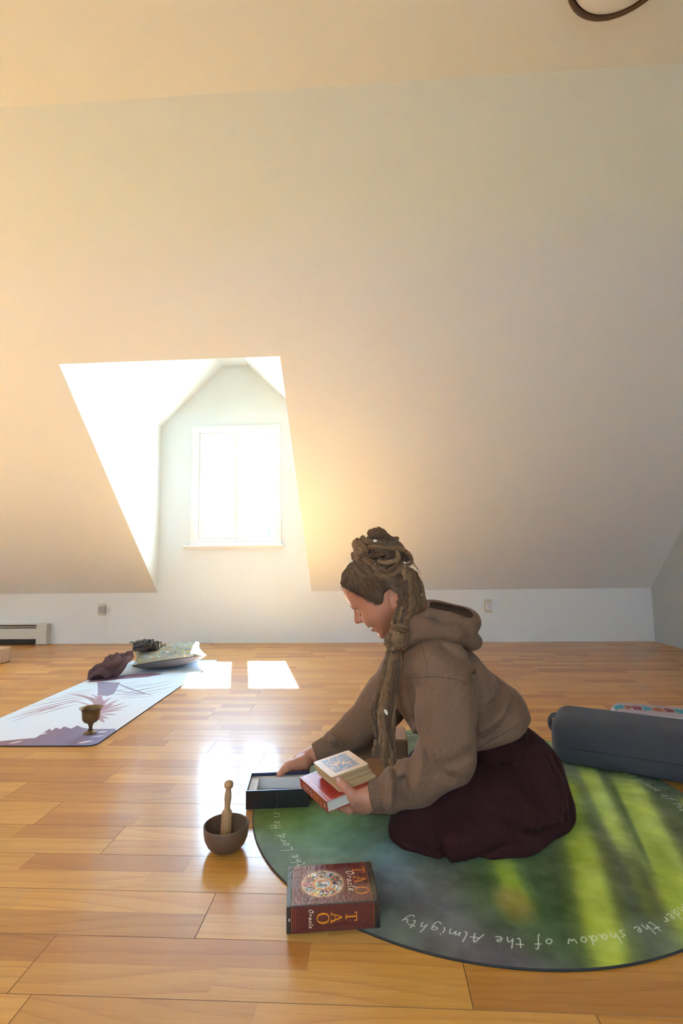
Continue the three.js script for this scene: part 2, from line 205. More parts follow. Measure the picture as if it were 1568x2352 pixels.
// ---------------------------------------------------------------- round green mat
{
  const R = 0.638, S = 2048, k = S / (2 * R);
  const print = canvasTex(S, S, (c) => {
    c.fillStyle = '#5d6650'; c.fillRect(0, 0, S, S);
    const blob = ([x, y], rx, ry, a, color, al) => { c.save(); c.translate(x, y); c.rotate(a); c.scale(rx, ry); const g = c.createRadialGradient(0, 0, 0, 0, 0, 1); g.addColorStop(0, color + Math.round(al * 255).toString(16).padStart(2, '0')); g.addColorStop(0.45, color + Math.round(al * 200).toString(16).padStart(2, '0')); g.addColorStop(1, color + '00'); c.fillStyle = g; c.beginPath(); c.arc(0, 0, 1, 0, 7); c.fill(); c.restore(); };
    const beam = ([x0, y0], [x1, y1], w, color, al) => { const l = hypot(x1 - x0, y1 - y0), hx = (x) => Math.round(clamp(x, 0, 1) * 255).toString(16).padStart(2, '0'); c.save(); c.translate(x0, y0); c.rotate(atan2(y1 - y0, x1 - x0));
      for (let i = 0; i < 24; i++) { const u = i / 24, e = min(1, min(u, 1 - u) * 5 + 0.04), g = c.createLinearGradient(0, -w * 0.75, 0, w * 0.75); for (const [p, q] of [[0, 0], [0.18, 0.22], [0.36, 0.9], [0.5, 1], [0.64, 0.9], [0.82, 0.22], [1, 0]]) g.addColorStop(p, color + hx(al * e * q)); c.fillStyle = g; c.fillRect(u * l, -w * 0.75, l / 24 + 0.5, w * 1.5); } c.restore(); };
    blob([112.6, 1485.7], 420, 520, 0, '#7c8d74', 0.9); blob([157.4, 1241.5], 260, 230, 0, '#566c1e', 0.95); blob([375.3, 1309.9], 330, 260, 0.3, '#5a8a4a', 0.8); blob([420.7, 1444.2], 230, 330, 0, '#6f9a68', 0.75); blob([335.5, 1622.0], 260, 260, 0, '#70856f', 0.8);
    blob([626.8, 1499.1], 260, 300, 0, '#667a6d', 0.8); blob([602.9, 1713.4], 150, 330, 0.1, '#5f86a0', 0.85); blob([756.6, 1798.2], 420, 300, 0.2, '#5a5458', 0.95); blob([673.9, 1938.9], 480, 160, 0.1, '#646a5c', 0.8); blob([925.7, 1964.5], 330, 200, 0.2, '#62585c', 0.9);
    blob([1036.6, 1697.9], 230, 330, 0.2, '#3f5a26', 0.9); blob([1236.9, 1590.8], 330, 330, 0, '#41592e', 0.9); blob([1421.1, 1557.7], 200, 420, -0.4, '#4c4a30', 0.9); blob([1600.3, 1077.2], 230, 200, -0.3, '#7da57c', 0.85); blob([1808.2, 1191.7], 260, 420, -0.3, '#66744c', 0.9); blob([162.2, 526.8], 300, 240, 0, '#8cc070', 0.7); blob([786.4, -137.2], 360, 240, 0, '#86c468', 0.9); blob([1500.3, 206.6], 420, 240, 0, '#8fbf6a', 0.8);
    const Y = '#b2c43c', Y2 = '#c0d24e';
    blob([1733.6, 1194.0], 300, 520, -0.35, '#585a36', 0.8); blob([1206.4, 1823.2], 160, 420, -0.1, '#47502c', 0.8); blob([1096.4, 1785.7], 150, 380, 0, '#3d5a2e', 0.8);
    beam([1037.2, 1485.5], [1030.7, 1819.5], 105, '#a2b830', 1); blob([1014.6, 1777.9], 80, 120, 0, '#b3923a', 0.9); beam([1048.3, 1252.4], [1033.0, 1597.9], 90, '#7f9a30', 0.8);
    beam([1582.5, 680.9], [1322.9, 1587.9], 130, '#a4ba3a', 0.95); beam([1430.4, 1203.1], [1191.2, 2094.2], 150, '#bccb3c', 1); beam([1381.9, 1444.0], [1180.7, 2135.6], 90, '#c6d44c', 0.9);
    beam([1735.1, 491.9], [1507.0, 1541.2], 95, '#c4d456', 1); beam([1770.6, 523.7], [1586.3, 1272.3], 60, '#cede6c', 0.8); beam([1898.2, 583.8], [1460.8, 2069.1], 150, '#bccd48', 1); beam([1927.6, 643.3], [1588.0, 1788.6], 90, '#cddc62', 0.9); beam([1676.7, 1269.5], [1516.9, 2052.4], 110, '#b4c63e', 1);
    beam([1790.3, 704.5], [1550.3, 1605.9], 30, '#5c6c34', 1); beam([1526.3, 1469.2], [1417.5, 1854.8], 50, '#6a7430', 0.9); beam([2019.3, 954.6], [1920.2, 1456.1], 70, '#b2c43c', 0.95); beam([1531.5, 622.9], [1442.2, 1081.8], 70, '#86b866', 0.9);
    for (let y = 0; y < S; y += 128) for (let x = 0; x < S; x += 128) { const n = h2(x, y); blob([x + 64 * n, y], 90 + 90 * n, 70 + 80 * h2(y, x), n * 3, n > 0.5 ? '#98a888' : '#3c4434', 0.16); }
    const im = c.getImageData(0, 0, S, S), d = im.data; for (let y = 0; y < S; y++) for (let x = 0; x < S; x++) { const q = (y * S + x) * 4, n = (fbm2(x / 40, y / 40, 3) - 0.44) * 34 + (HASH[(x * 131 + y * 7919) & 65535] - 0.5) * 14; d[q] += n; d[q + 1] += n; d[q + 2] += n; } c.putImageData(im, 0, 0);
    c.strokeStyle = 'rgba(226,228,214,0.78)';
    const arc = (a0) => (s) => { const a = a0 + s / (0.573 * k); return [S / 2 + cos(a) * 0.567 * k, S / 2 + sin(a) * 0.567 * k, a + PI / 2]; };
    const D = PI / 180; script(c, 'under the shadow of the Almighty', arc(52.5 * D), 0.0275 * k, 4.2); script(c, 'I', arc(118.9 * D), 0.0275 * k, 3.8); script(c, 'will say of the Lord, He is my refuge and my fortress: my God; in him will I trust.', arc(120.56 * D), 0.0275 * k, 3.8);
    script(c, 'He that dwelleth in the secret place of the most High shall abide', arc(-72 * D), 0.0275 * k, 3.8);
  });
  const t = thing('round_mat', 'round green mat with blurred leaf print and handwriting round its edge', 'mat', [0.2861, 0, 3.0579]);
  const top = new THREE.CircleGeometry(R, 160).rotateX(-PI / 2).translate(0, 0.0042, 0);
  part('printed_top', top, std({ map: print, roughness: 0.68, specularIntensity: 0.45, bumpMap: weave, bumpScale: 0.0002 }), t);
  part('rubber_base', lathe([[0.001, 0.0003], [R + 0.0015, 0.0003], [R + 0.0022, 0.002], [R + 0.0015, 0.0042], [R - 0.001, 0.00415]], 160), std({ color: col(0.02, 0.02, 0.022), roughness: 0.8 }), t);
}
// ---------------------------------------------------------------- long yoga mat with a palm leaf print
{
  const W = 0.64, L = 1.80, S = 700;                         // print: pixels for a metre
  const px = ([a, b]) => [(W - a) * S + 0, (L - b) * S];       // canvas: left edge of the mat at x = 0, far end at the top
  const print = canvasTex(448, 1260, (c, w, h) => {
    const g = c.createLinearGradient(0, 0, w, h); g.addColorStop(0, '#bfd2e6'); g.addColorStop(0.5, '#d2e1ea'); g.addColorStop(1, '#dcdde6'); c.fillStyle = g; c.fillRect(0, 0, w, h);
    const leaf = (p, q, width, color, bend = 0) => { const [x0, y0] = px(p), [x1, y1] = px(q), dx = x1 - x0, dy = y1 - y0, l = hypot(dx, dy), nx = -dy / l, ny = dx / l, mx = (x0 + x1) / 2 + nx * bend * l, my = (y0 + y1) / 2 + ny * bend * l, e = width * S; c.fillStyle = color; c.beginPath(); c.moveTo(x0, y0); c.quadraticCurveTo(mx + nx * e, my + ny * e, x1, y1); c.quadraticCurveTo(mx - nx * e, my - ny * e, x0, y0); c.fill(); };
    const mauve = 'rgba(122,112,142,0.82)', rose = 'rgba(164,132,144,0.85)';
    const org = [0.2182, 0.4242];
    c.fillStyle = rose; c.beginPath(); c.ellipse(...px([0.2535, 0.4978]), 34, 34, 0, 0, 7); c.fill();
    for (const [q, wd, b] of [[[0.6015, 0.8235], 0.01, 0.25], [[0.5741, 0.8349], 0.01, 0.2], [[0.4679, 0.7619], 0.012, 0.3], [[0.4441, 0.8022], 0.011, 0.2], [[0.4134, 0.8194], 0.012, 0.1], [[0.3685, 0.8184], 0.012, -0.1], [[0.287, 0.7353], 0.013, -0.12], [[0.2242, 0.6897], 0.013, -0.1], [[0.1625, 0.6247], 0.013, -0.1], [[0.1166, 0.573], 0.012, -0.05], [[0.1173, 0.505], 0.013, 0], [[0.1054, 0.4136], 0.012, 0.05], [[0.1113, 0.3454], 0.011, 0.05], [[0.1039, 0.2847], 0.011, 0], [[0.2127, 0.605], 0.016, -0.1], [[0.2743, 0.6584], 0.014, -0.1], [[0.4687, 0.6621], 0.008, 0.2]]) leaf(org, q, wd * 2.0, rose, b);
    for (const [p, q, wd] of [[[0.4459, 0.8201], [0.63, 0.6598], 0.009], [[0.4333, 0.796], [0.6264, 0.5326], 0.01], [[0.4223, 0.7609], [0.5974, 0.4299], 0.011], [[0.4102, 0.7155], [0.5965, 0.319], 0.011], [[0.4189, 0.6719], [0.5697, 0.4565], 0.008], [[0.3986, 0.6084], [0.5014, 0.3761], 0.008], [[0.4185, 0.5683], [0.5934, 0.4121], 0.007], [[0.4528, 0.8628], [0.6024, 0.7475], 0.008], [[0.4679, 0.907], [0.6015, 0.8235], 0.008], [[0.4369, 0.7049], [0.5459, 0.2863], 0.009]]) leaf(p, q, wd * 1.35, rose, 0.06);
    for (const [p, q, wd] of [[[0.4326, 1.0814], [0.0663, 0.7535], 0.012], [[0.3738, 0.8921], [0.0894, 0.7886], 0.009], [[0.282, 0.7811], [0.0625, 1.0716], 0.008], [[0.2505, 0.7459], [0.0188, 0.9943], 0.008], [[0.2622, 0.7236], [0.0486, 0.8475], 0.007], [[0.3428, 0.8603], [0.086, 1.1374], 0.007], [[0.365, 0.9563], [0.1851, 1.0466], 0.007], [[0.3872, 1.0379], [0.2783, 1.0916], 0.006], [[0.3364, 0.7998], [0.1247, 0.8012], 0.008], [[0.2737, 0.8283], [0.1549, 0.9512], 0.006], [[0.2345, 0.7119], [0.0753, 0.7536], 0.006], [[0.3977, 0.8615], [0.2744, 0.9152], 0.009]]) leaf(p, q, wd * 1.35, mauve, 0.05);
    const area = (color, list) => { c.fillStyle = color; c.beginPath(); list.map(px).forEach(([x, y], i) => i ? c.lineTo(x, y) : c.moveTo(x, y)); c.fill(); };
    area(mauve, [[0.5537, 1.099], [0.4038, 1.0806], [0.3117, 0.8052], [0.3238, 0.7588], [0.3888, 0.7834]]);
    area('rgba(120,88,112,0.9)', [[0.6143, 1.0862], [0.6311, 1.2057], [0.5292, 1.2657], [0.3119, 1.341], [0.226, 1.3052], [0.301, 1.2273], [0.449, 1.17], [0.5137, 1.1271], [0.5674, 1.0994]]);
    const near = c.createLinearGradient(0, h, w, h - 20); near.addColorStop(0, '#b87a6c'); near.addColorStop(0.4, '#84626c'); near.addColorStop(0.7, '#7a6a86'); near.addColorStop(1, '#8480a2'); c.fillStyle = near;
    const edge = [[0.6217, -0.0007], [0.6449, 0.0272], [0.4162, 0.0505], [0.3432, 0.0757], [0.2945, 0.0884], [0.3021, 0.1708], [0.3076, 0.2071], [0.2802, 0.1777], [0.2886, 0.2217], [0.2548, 0.1992], [0.2609, 0.2364], [0.2108, 0.206], [0.2081, 0.251], [0.1731, 0.2204], [0.1129, 0.1976], [0.0146, 0.2038], [-0.1116, -0.0502], [0.5844, -0.0455]].map(px); c.beginPath(); edge.forEach(([x, y], i) => i ? c.lineTo(x, y) : c.moveTo(x, y)); c.fill();
    for (const [p, q, wd] of [[[0.0819, 0.0227], [0.0338, 0.0569], 0.012], [[0.0762, 0.1543], [0.0292, 0.1679], 0.010], [[0.0696, 0.093], [0.0168, 0.1192], 0.007], [[0.3604, 0.0187], [0.3234, 0.0561], 0.008], [[0.285, 0.1565], [0.2971, 0.1288], 0.008]]) leaf(p, q, wd * 1.6, '#e8e2e2', 0);
    const im = c.getImageData(0, 0, w, h), d = im.data; for (let i = 0; i < d.length; i += 4) { const n = (HASH[(i * 31) & 65535] - 0.5) * 9; d[i] += n; d[i + 1] += n; d[i + 2] += n; } c.putImageData(im, 0, 0);
  });
  const t = thing('yoga_mat', 'long pale yoga mat printed with mauve palm leaf shadows', 'mat', [-1.094, 0, 2.640], 0.0275);
  const sh = roundRect(W, L, 0.035), top = new THREE.ShapeGeometry(sh, 10), q = top.attributes.position, uv = []; for (let i = 0; i < q.count; i++) uv.push(q.getX(i) / W + 0.5, q.getY(i) / L + 0.5); top.setAttribute('uv', new THREE.Float32BufferAttribute(uv, 2));
  part('printed_top', top.rotateX(-PI / 2).translate(-W / 2, 0.0048, -L / 2), std({ map: print, roughness: 0.55 }), t);
  part('rubber_base', extr(roundRect(W + 0.002, L + 0.002, 0.036), 0.0038, 0.0003).rotateX(-PI / 2).translate(-W / 2, 0.0004, -L / 2), std({ color: col(0.03, 0.03, 0.035), roughness: 0.8 }), t);
}
// ---------------------------------------------------------------- brass goblet on the yoga mat
{
  const brass = std({ color: col(0.18, 0.105, 0.042), metalness: 0.7, roughness: 0.5, bumpMap: plasterBump, bumpScale: 0.0004 });
  const t = thing('goblet', 'small dull brass goblet with flared rim standing on the pale mat', 'goblet', [-1.193, 0.005, 2.497]);
  part('cup', lathe([[0.0008, 0.040], [0.012, 0.0405], [0.024, 0.046], [0.032, 0.055], [0.0345, 0.066], [0.0355, 0.085], [0.037, 0.094], [0.0425, 0.101], [0.0470, 0.1035], [0.0473, 0.1046], [0.0420, 0.1028], [0.0355, 0.096], [0.0337, 0.085], [0.0325, 0.066], [0.030, 0.056], [0.022, 0.048], [0.0008, 0.0445]]), brass, t);
  part('stem', lathe([[0.0005, 0.012], [0.011, 0.012], [0.0075, 0.018], [0.0072, 0.026], [0.0095, 0.033], [0.012, 0.0395], [0.0005, 0.0405]], 32), brass, t);
  part('foot', lathe([[0.0005, 0.0], [0.026, 0.0], [0.0272, 0.0018], [0.0255, 0.0045], [0.017, 0.0075], [0.011, 0.0125], [0.0005, 0.0125]], 48), brass, t);
}
// ---------------------------------------------------------------- singing bowl and its wooden mallet
{
  const bronze = std({ color: col(0.17, 0.105, 0.063), metalness: 0.4, roughness: 0.48, bumpMap: plasterBump, bumpScale: 0.0003 });
  const t = thing('singing_bowl', 'dark bronze singing bowl holding a wooden mallet on the glossy floor', 'bowl', [-0.372, 0, 3.338]);
  part('outer_shell', lathe([[0.0005, 0], [0.028, 0], [0.036, 0.004], [0.046, 0.014], [0.0525, 0.028], [0.0550, 0.042], [0.0555, 0.055], [0.0553, 0.0585], [0.0540, 0.0597]], 64), bronze, t);
  part('inner_shell', lathe([[0.0540, 0.0597], [0.0525, 0.0588], [0.0518, 0.055], [0.0510, 0.042], [0.0485, 0.029], [0.042, 0.016], [0.031, 0.0065], [0.0005, 0.004]], 64), bronze, t);
  const m = thing('bowl_mallet', 'turned pale wooden mallet leaning in the dark bronze bowl', 'mallet', [-0.379, 0.0065, 3.322]); m.rotation.set(-0.10, 0, -0.03);
  const ash = std({ color: col(0.52, 0.32, 0.15), roughness: 0.5, map: woodGrain, bumpMap: woodBump, bumpScale: 0.0002 });
  part('handle', lathe([[0.0095, 0.074], [0.0078, 0.078], [0.0072, 0.083], [0.0080, 0.092], [0.0092, 0.102], [0.0085, 0.112], [0.0066, 0.122], [0.0064, 0.125]], 32), ash, m);
  part('knob', lathe([[0.0064, 0.125], [0.0095, 0.1265], [0.0117, 0.131], [0.0117, 0.137], [0.0095, 0.1415], [0.005, 0.144], [0.0004, 0.1447]], 32), ash, m);
  part('striker', lathe([[0.0004, 0.0], [0.011, 0.0005], [0.0128, 0.003], [0.0133, 0.03], [0.0132, 0.068], [0.0118, 0.0725], [0.0095, 0.074]], 32), ash, m);
}
// ---------------------------------------------------------------- red boxed set in shrink wrap
const serif = (c, text, x, y, size, angle, color, weight = 'normal') => { c.save(); c.translate(x, y); c.rotate(angle); c.fillStyle = color; c.font = weight + ' ' + size + 'px serif'; c.textAlign = 'center'; c.textBaseline = 'middle'; c.fillText(text, 0, 0); c.restore(); };
const line = (x0, y0, a) => (d) => [x0 + cos(a) * d, y0 + sin(a) * d, a];
const mottle = (c, w, h, amp = 26, sc = 18) => { const im = c.getImageData(0, 0, w, h), d = im.data; for (let y = 0; y < h; y++) for (let x = 0; x < w; x++) { const q = (y * w + x) * 4, n = (fbm2(x / sc, y / sc, 4) - 0.47) * amp * 2; d[q] += n; d[q + 1] += n * 0.8; d[q + 2] += n * 0.8; } c.putImageData(im, 0, 0); };
{
  const t = thing('boxed_set', 'shrink wrapped red box with yellow lettering and a round painted picture', 'box', [-0.0918, 0.0045, 3.5565], 0.137);
  const w = 0.18, d = 0.131, h = 0.0495;
  const dark = '#17120f';
  const topTex = canvasTex(1024, 746, (c, W, H) => {
    c.fillStyle = '#5e1413'; c.fillRect(0, 0, W, H); mottle(c, W, H, 20, 26); c.fillStyle = '#241a17'; c.fillRect(0, 0, 58, H); c.fillStyle = dark; c.fillRect(W - 72, 0, 72, H);
    c.strokeStyle = '#c9741b'; c.lineWidth = 4; for (const x of [60, W - 76]) { c.beginPath(); c.moveTo(x, 0); c.lineTo(x, H); c.stroke(); }
    const cx = 410, cy = 385, R = 268; c.strokeStyle = '#b88b5a'; c.lineWidth = 5; for (const rr of [R, R - 16]) { c.beginPath(); c.arc(cx, cy, rr, 0, 7); c.stroke(); }
    c.save(); c.beginPath(); c.arc(cx, cy, R - 20, 0, 7); c.clip(); c.fillStyle = '#c9a283'; c.fillRect(0, 0, W, H);
    const pal = ['#3c4550', '#d9cdb8', '#c4622f', '#1d2320', '#e3b646', '#7f8a86', '#b8423a', '#8b5a3c', '#cfd3cf', '#4b2f3a', '#b7c0c4', '#5d6a4a'], r = rng(21);
    for (let i = 0; i < 12; i++) { const a = i / 12 * 2 * PI, x = cx + cos(a) * 175, y = cy + sin(a) * 175; c.fillStyle = pal[i]; c.beginPath(); c.ellipse(x, y, 62, 48, a, 0, 7); c.fill(); for (let k = 0; k < 9; k++) { c.fillStyle = pal[floor(r() * 12)]; c.beginPath(); c.ellipse(x + (r() - 0.5) * 90, y + (r() - 0.5) * 90, 8 + 18 * r(), 6 + 14 * r(), r() * 3, 0, 7); c.fill(); } }
    c.fillStyle = '#d38a4a'; c.beginPath(); c.arc(cx, cy, 116, 0, 7); c.fill(); for (const [rr, f] of [[94, '#dcd2b4'], [80, '#a9a39c']]) { c.fillStyle = f; c.beginPath(); c.arc(cx, cy, rr, 0, 7); c.fill(); } for (const [dx, dy, rx, ry, an, f] of [[-48, 22, 30, 44, 0.4, '#5f7a3e'], [-50, -36, 24, 22, 0, '#b54a30'], [10, -44, 46, 22, 0.2, '#c98a4a'], [44, 6, 30, 40, -0.3, '#c9c4c6'], [4, 26, 44, 18, 0.2, '#2d3038'], [16, -8, 34, 22, -0.4, '#d8d2d6'], [-12, 50, 40, 16, 0, '#7e868c'], [40, 48, 20, 16, 0, '#8f6a50']]) { c.fillStyle = f; c.beginPath(); c.ellipse(cx + dx, cy + dy, rx, ry, an, 0, 7); c.fill(); } c.restore();
    serif(c, 'T', 850, 160, 205, PI / 2, '#cf7c1a'); serif(c, 'A', 850, 345, 205, PI / 2, '#cf7c1a'); serif(c, 'O', 850, 555, 215, PI / 2, '#cf7c1a');
    c.strokeStyle = '#e6dcc0'; script(c, 'Oracle', line(700, 160, PI / 2), 96, 12); });
  const frontTex = canvasTex(1024, 282, (c, W, H) => {
    c.fillStyle = '#541210'; c.fillRect(0, 0, W, H); mottle(c, W, H, 22, 16); c.fillStyle = dark; c.fillRect(0, 0, 46, H); c.fillRect(W - 62, 0, 62, H); c.strokeStyle = '#c9641b'; c.lineWidth = 4; for (const x of [50, W - 64]) { c.beginPath(); c.moveTo(x, 0); c.lineTo(x, H); c.stroke(); }
    c.strokeStyle = '#a8481c'; c.lineWidth = 3; for (const x of [74, 92]) { c.beginPath(); c.moveTo(x, 24); c.lineTo(x, H - 20); c.stroke(); } c.fillStyle = '#d8cfb8'; c.fillRect(16, 120, 8, 34); c.fillRect(27, 120, 5, 34);
    serif(c, 'O', 392, 142, 190, PI / 2, '#d8860f'); serif(c, 'A', 540, 142, 176, PI / 2, '#d8860f'); serif(c, 'T', 705, 142, 176, PI / 2, '#d8860f'); c.strokeStyle = '#e0d6ba'; script(c, 'Oracle', line(240, 36, PI / 2), 50, 7); });
  const wrapBump = dataTex(512, 512, (x, y) => { const r = Math.pow(abs(noise2(x / 70 + 3 * noise2(x / 50, y / 60), y / 160) - 0.5) * 2, 0.6); return 0.5 * r + 0.5 * abs(noise2(x / 18, y / 60) - 0.5) * 2; });
  const film = { roughness: 0.5, clearcoat: 1, clearcoatRoughness: 0.07, bumpMap: wrapBump, bumpScale: 0.0022 };
  const plain = std({ color: col(0.035, 0.028, 0.024), ...film });
  part('carton', new RoundedBoxGeometry(w, h, d, 2, 0.0016).translate(0, h / 2, 0), plain, t);
  part('printed_lid', new THREE.PlaneGeometry(w - 0.003, d - 0.003).rotateX(-PI / 2).translate(0, h + 0.0003, 0), std({ map: topTex, ...film }), t);
  part('printed_spine', new THREE.PlaneGeometry(w - 0.003, h - 0.003).translate(0, h / 2, d / 2 + 0.0003), std({ map: frontTex, ...film, bumpScale: 0.0006 }), t);
}
// ---------------------------------------------------------------- open dark tray of a box, in the far hand
{
  const t = thing('open_box', 'open dark blue box tray with a white insert at the edge of the mat', 'box', [-0.288, 0.0045, 3.071], 0.115);
  const w = 0.18, d = 0.128, h = 0.05, k = 0.0025;
  const side = canvasTex(1024, 256, (c, W, H) => { c.fillStyle = '#161418'; c.fillRect(0, 0, W, H); mottle(c, W, H, 14, 20); c.strokeStyle = 'rgba(170,175,185,0.35)'; c.lineWidth = 3; const r = rng(4); for (let i = 0; i < 26; i++) { const x = r() * W, l = 30 + 120 * r(), y = r() < 0.5 ? 0 : H - l * 0.5; c.beginPath(); c.moveTo(x, y); c.lineTo(x + 6, y + l * 0.5); c.stroke(); } c.strokeStyle = '#6e2f20'; c.lineWidth = 8; c.beginPath(); c.moveTo(505, 0); c.lineTo(520, H); c.stroke(); });
  const lac = std({ map: side, roughness: 0.35, clearcoat: 0.5, clearcoatRoughness: 0.2 }), navy = std({ color: col(0.012, 0.016, 0.05), roughness: 0.25, clearcoat: 0.6 }), card = std({ color: col(0.62, 0.60, 0.57), roughness: 0.6 });
  part('near_wall', box(-w / 2, w / 2, 0, h, d / 2 - k, d / 2), lac, t); part('far_wall', box(-w / 2, w / 2, 0, h, -d / 2, -d / 2 + k), navy, t);
  part('side_wall', box(-w / 2, -w / 2 + k, 0, h, -d / 2 + k, d / 2 - k), navy, t); part('side_wall', box(w / 2 - k, w / 2, 0, h, -d / 2 + k, d / 2 - k), lac, t);
  part('bottom', box(-w / 2 + k, w / 2 - k, 0, 0.002, -d / 2 + k, d / 2 - k), navy, t);
  part('rim', [box(-w / 2 - 0.0006, w / 2 + 0.0006, h - 0.0012, h + 0.0006, d / 2 - k, d / 2 + 0.0006), box(-w / 2 - 0.0006, w / 2 + 0.0006, h - 0.0012, h + 0.0006, -d / 2 - 0.0006, -d / 2 + k), box(-w / 2 - 0.0006, -w / 2 + k, h - 0.0012, h + 0.0006, -d / 2 + k, d / 2 - k), box(w / 2 - k, w / 2 + 0.0006, h - 0.0012, h + 0.0006, -d / 2 + k, d / 2 - k)], std({ color: col(0.02, 0.03, 0.16), roughness: 0.3 }), t);
  const sh = poly([[-w / 2 + k, -d / 2 + k], [w / 2 - k, -d / 2 + k], [w / 2 - k, d / 2 - k], [-w / 2 + k, d / 2 - k]]); const hole = new THREE.Path(); const hw = 0.062, hd = 0.044; hole.moveTo(-hw, -hd); hole.lineTo(-hw, hd); hole.lineTo(-0.012, hd); hole.lineTo(hw, hd); hole.lineTo(hw, -hd); hole.lineTo(0.014, -hd); hole.absarc(0, -hd, 0.014, 0, PI, true); hole.lineTo(-hw, -hd); sh.holes.push(hole);
  part('insert', extr(sh, 0.030, 0.001).rotateX(-PI / 2).translate(0, 0.010, 0), card, t);
  part('insert_floor', box(-0.07, 0.07, 0.0022, 0.008, -0.056, 0.05), card, t);
}
// ---------------------------------------------------------------- cushion, shawl and dark scarf at the far end of the yoga mat
{
  const pillowTex = canvasTex(512, 512, (c, W, H) => { c.fillStyle = '#8f8f7f'; c.fillRect(0, 0, W, H); const r = rng(31), pal = ['#6d7468', '#b4b298', '#b89b45', '#8b999d', '#525b50', '#c4c2b6', '#a5702a', '#8a7c62']; for (let i = 0; i < 260; i++) { c.fillStyle = pal[floor(r() * 8)]; c.globalAlpha = 0.75; c.beginPath(); c.ellipse(r() * W, r() * H, 5 + 26 * r(), 4 + 14 * r(), r() * 3, 0, 7); c.fill(); } c.globalAlpha = 0.6; c.strokeStyle = '#6a6a5e'; c.lineWidth = 2; for (let i = 0; i < 60; i++) { const x = r() * W, y = r() * H; c.beginPath(); c.arc(x, y, 10 + 22 * r(), r() * 6, r() * 6 + 2); c.stroke(); } });
  const t = thing('cushion', 'plump cushion with patterned top and grey sides on the pale mat', 'cushion', [-1.425, 0.030, 1.10], 0.50);
  const half = (sgn, a, thick, name, mat) => { const n = 36, P = [], U = [], I = []; for (let j = 0; j <= n; j++) for (let i = 0; i <= n; i++) { const u = i / n * 2 - 1, v = j / n * 2 - 1, pin = 1 - 0.10 * (1 - u * u) * v * v * v * v - 0.0, pin2 = 1 - 0.10 * (1 - v * v) * u * u * u * u, e = Math.pow(max(0, (1 - u * u) * (1 - v * v)), 0.42);
      P.push(u * a * pin2, sgn * (thick * e * (1 + 0.10 * (noise2(u * 4 + 9, v * 4) - 0.5)) + 0.002), v * a * pin); U.push(u / 2 + 0.5, v / 2 + 0.5); }
    for (let j = 0; j < n; j++) for (let i = 0; i < n; i++) { const q = j * (n + 1) + i; sgn > 0 ? I.push(q, q + n + 1, q + 1, q + 1, q + n + 1, q + n + 2) : I.push(q, q + 1, q + n + 1, q + 1, q + n + 2, q + n + 1); }
    const g = new THREE.BufferGeometry(); g.setAttribute('position', new THREE.Float32BufferAttribute(P, 3)); g.setAttribute('uv', new THREE.Float32BufferAttribute(U, 2)); g.setIndex(I); g.computeVertexNormals(); return part(name, g, mat, t); };
  half(1, 0.235, 0.042, 'patterned_top', std({ map: pillowTex, roughness: 0.9, bumpMap: weave, bumpScale: 0.0004 }));
  half(-1, 0.235, 0.080, 'grey_underside', std({ color: col(0.085, 0.082, 0.088), roughness: 0.85, bumpMap: weave, bumpScale: 0.0004 }));
  t.rotation.set(0.05, 0.42, 0.07, 'YXZ'); t.position.set(-1.435, 0.092, 1.06);
}
function cloth(path, w, lift, seed, foldN, mat, name, parent) {   // a strip of cloth bunched into folds along a path
  const c = new THREE.CatmullRomCurve3(path.map(V3)), n = 60, m = 26, P = [], U = [], I = [], up = new THREE.Vector3(0, 1, 0);
  for (let i = 0; i <= n; i++) { const t = i / n, o = c.getPointAt(t), d = c.getTangentAt(t), s = new THREE.Vector3().crossVectors(up, d).normalize(), ww = w(t), ll = lift(t);
    for (let j = 0; j <= m; j++) { const a = j / m * 2 * PI, k = 1 + 0.30 * sin(a * foldN + 6 * noise2(t * 4, seed)) * (0.5 + noise2(t * 6 + seed, a)) + 0.24 * (noise3(cos(a) * 2 + seed, sin(a) * 2, t * 9) - 0.5) * 2; P.push(o.x + s.x * cos(a) * ww * k, max(0.006, o.y + sin(a) * ll * k), o.z + s.z * cos(a) * ww * k); U.push(t, j / m); } }
  for (let i = 0; i < n; i++) for (let j = 0; j < m; j++) { const a = i * (m + 1) + j, b = a + m + 1; I.push(a, b, a + 1, b, b + 1, a + 1); }
  const g = new THREE.BufferGeometry(); g.setAttribute('position', new THREE.Float32BufferAttribute(P, 3)); g.setAttribute('uv', new THREE.Float32BufferAttribute(U, 2)); g.setIndex(I); g.computeVertexNormals(); return part(name, g, mat, parent); }
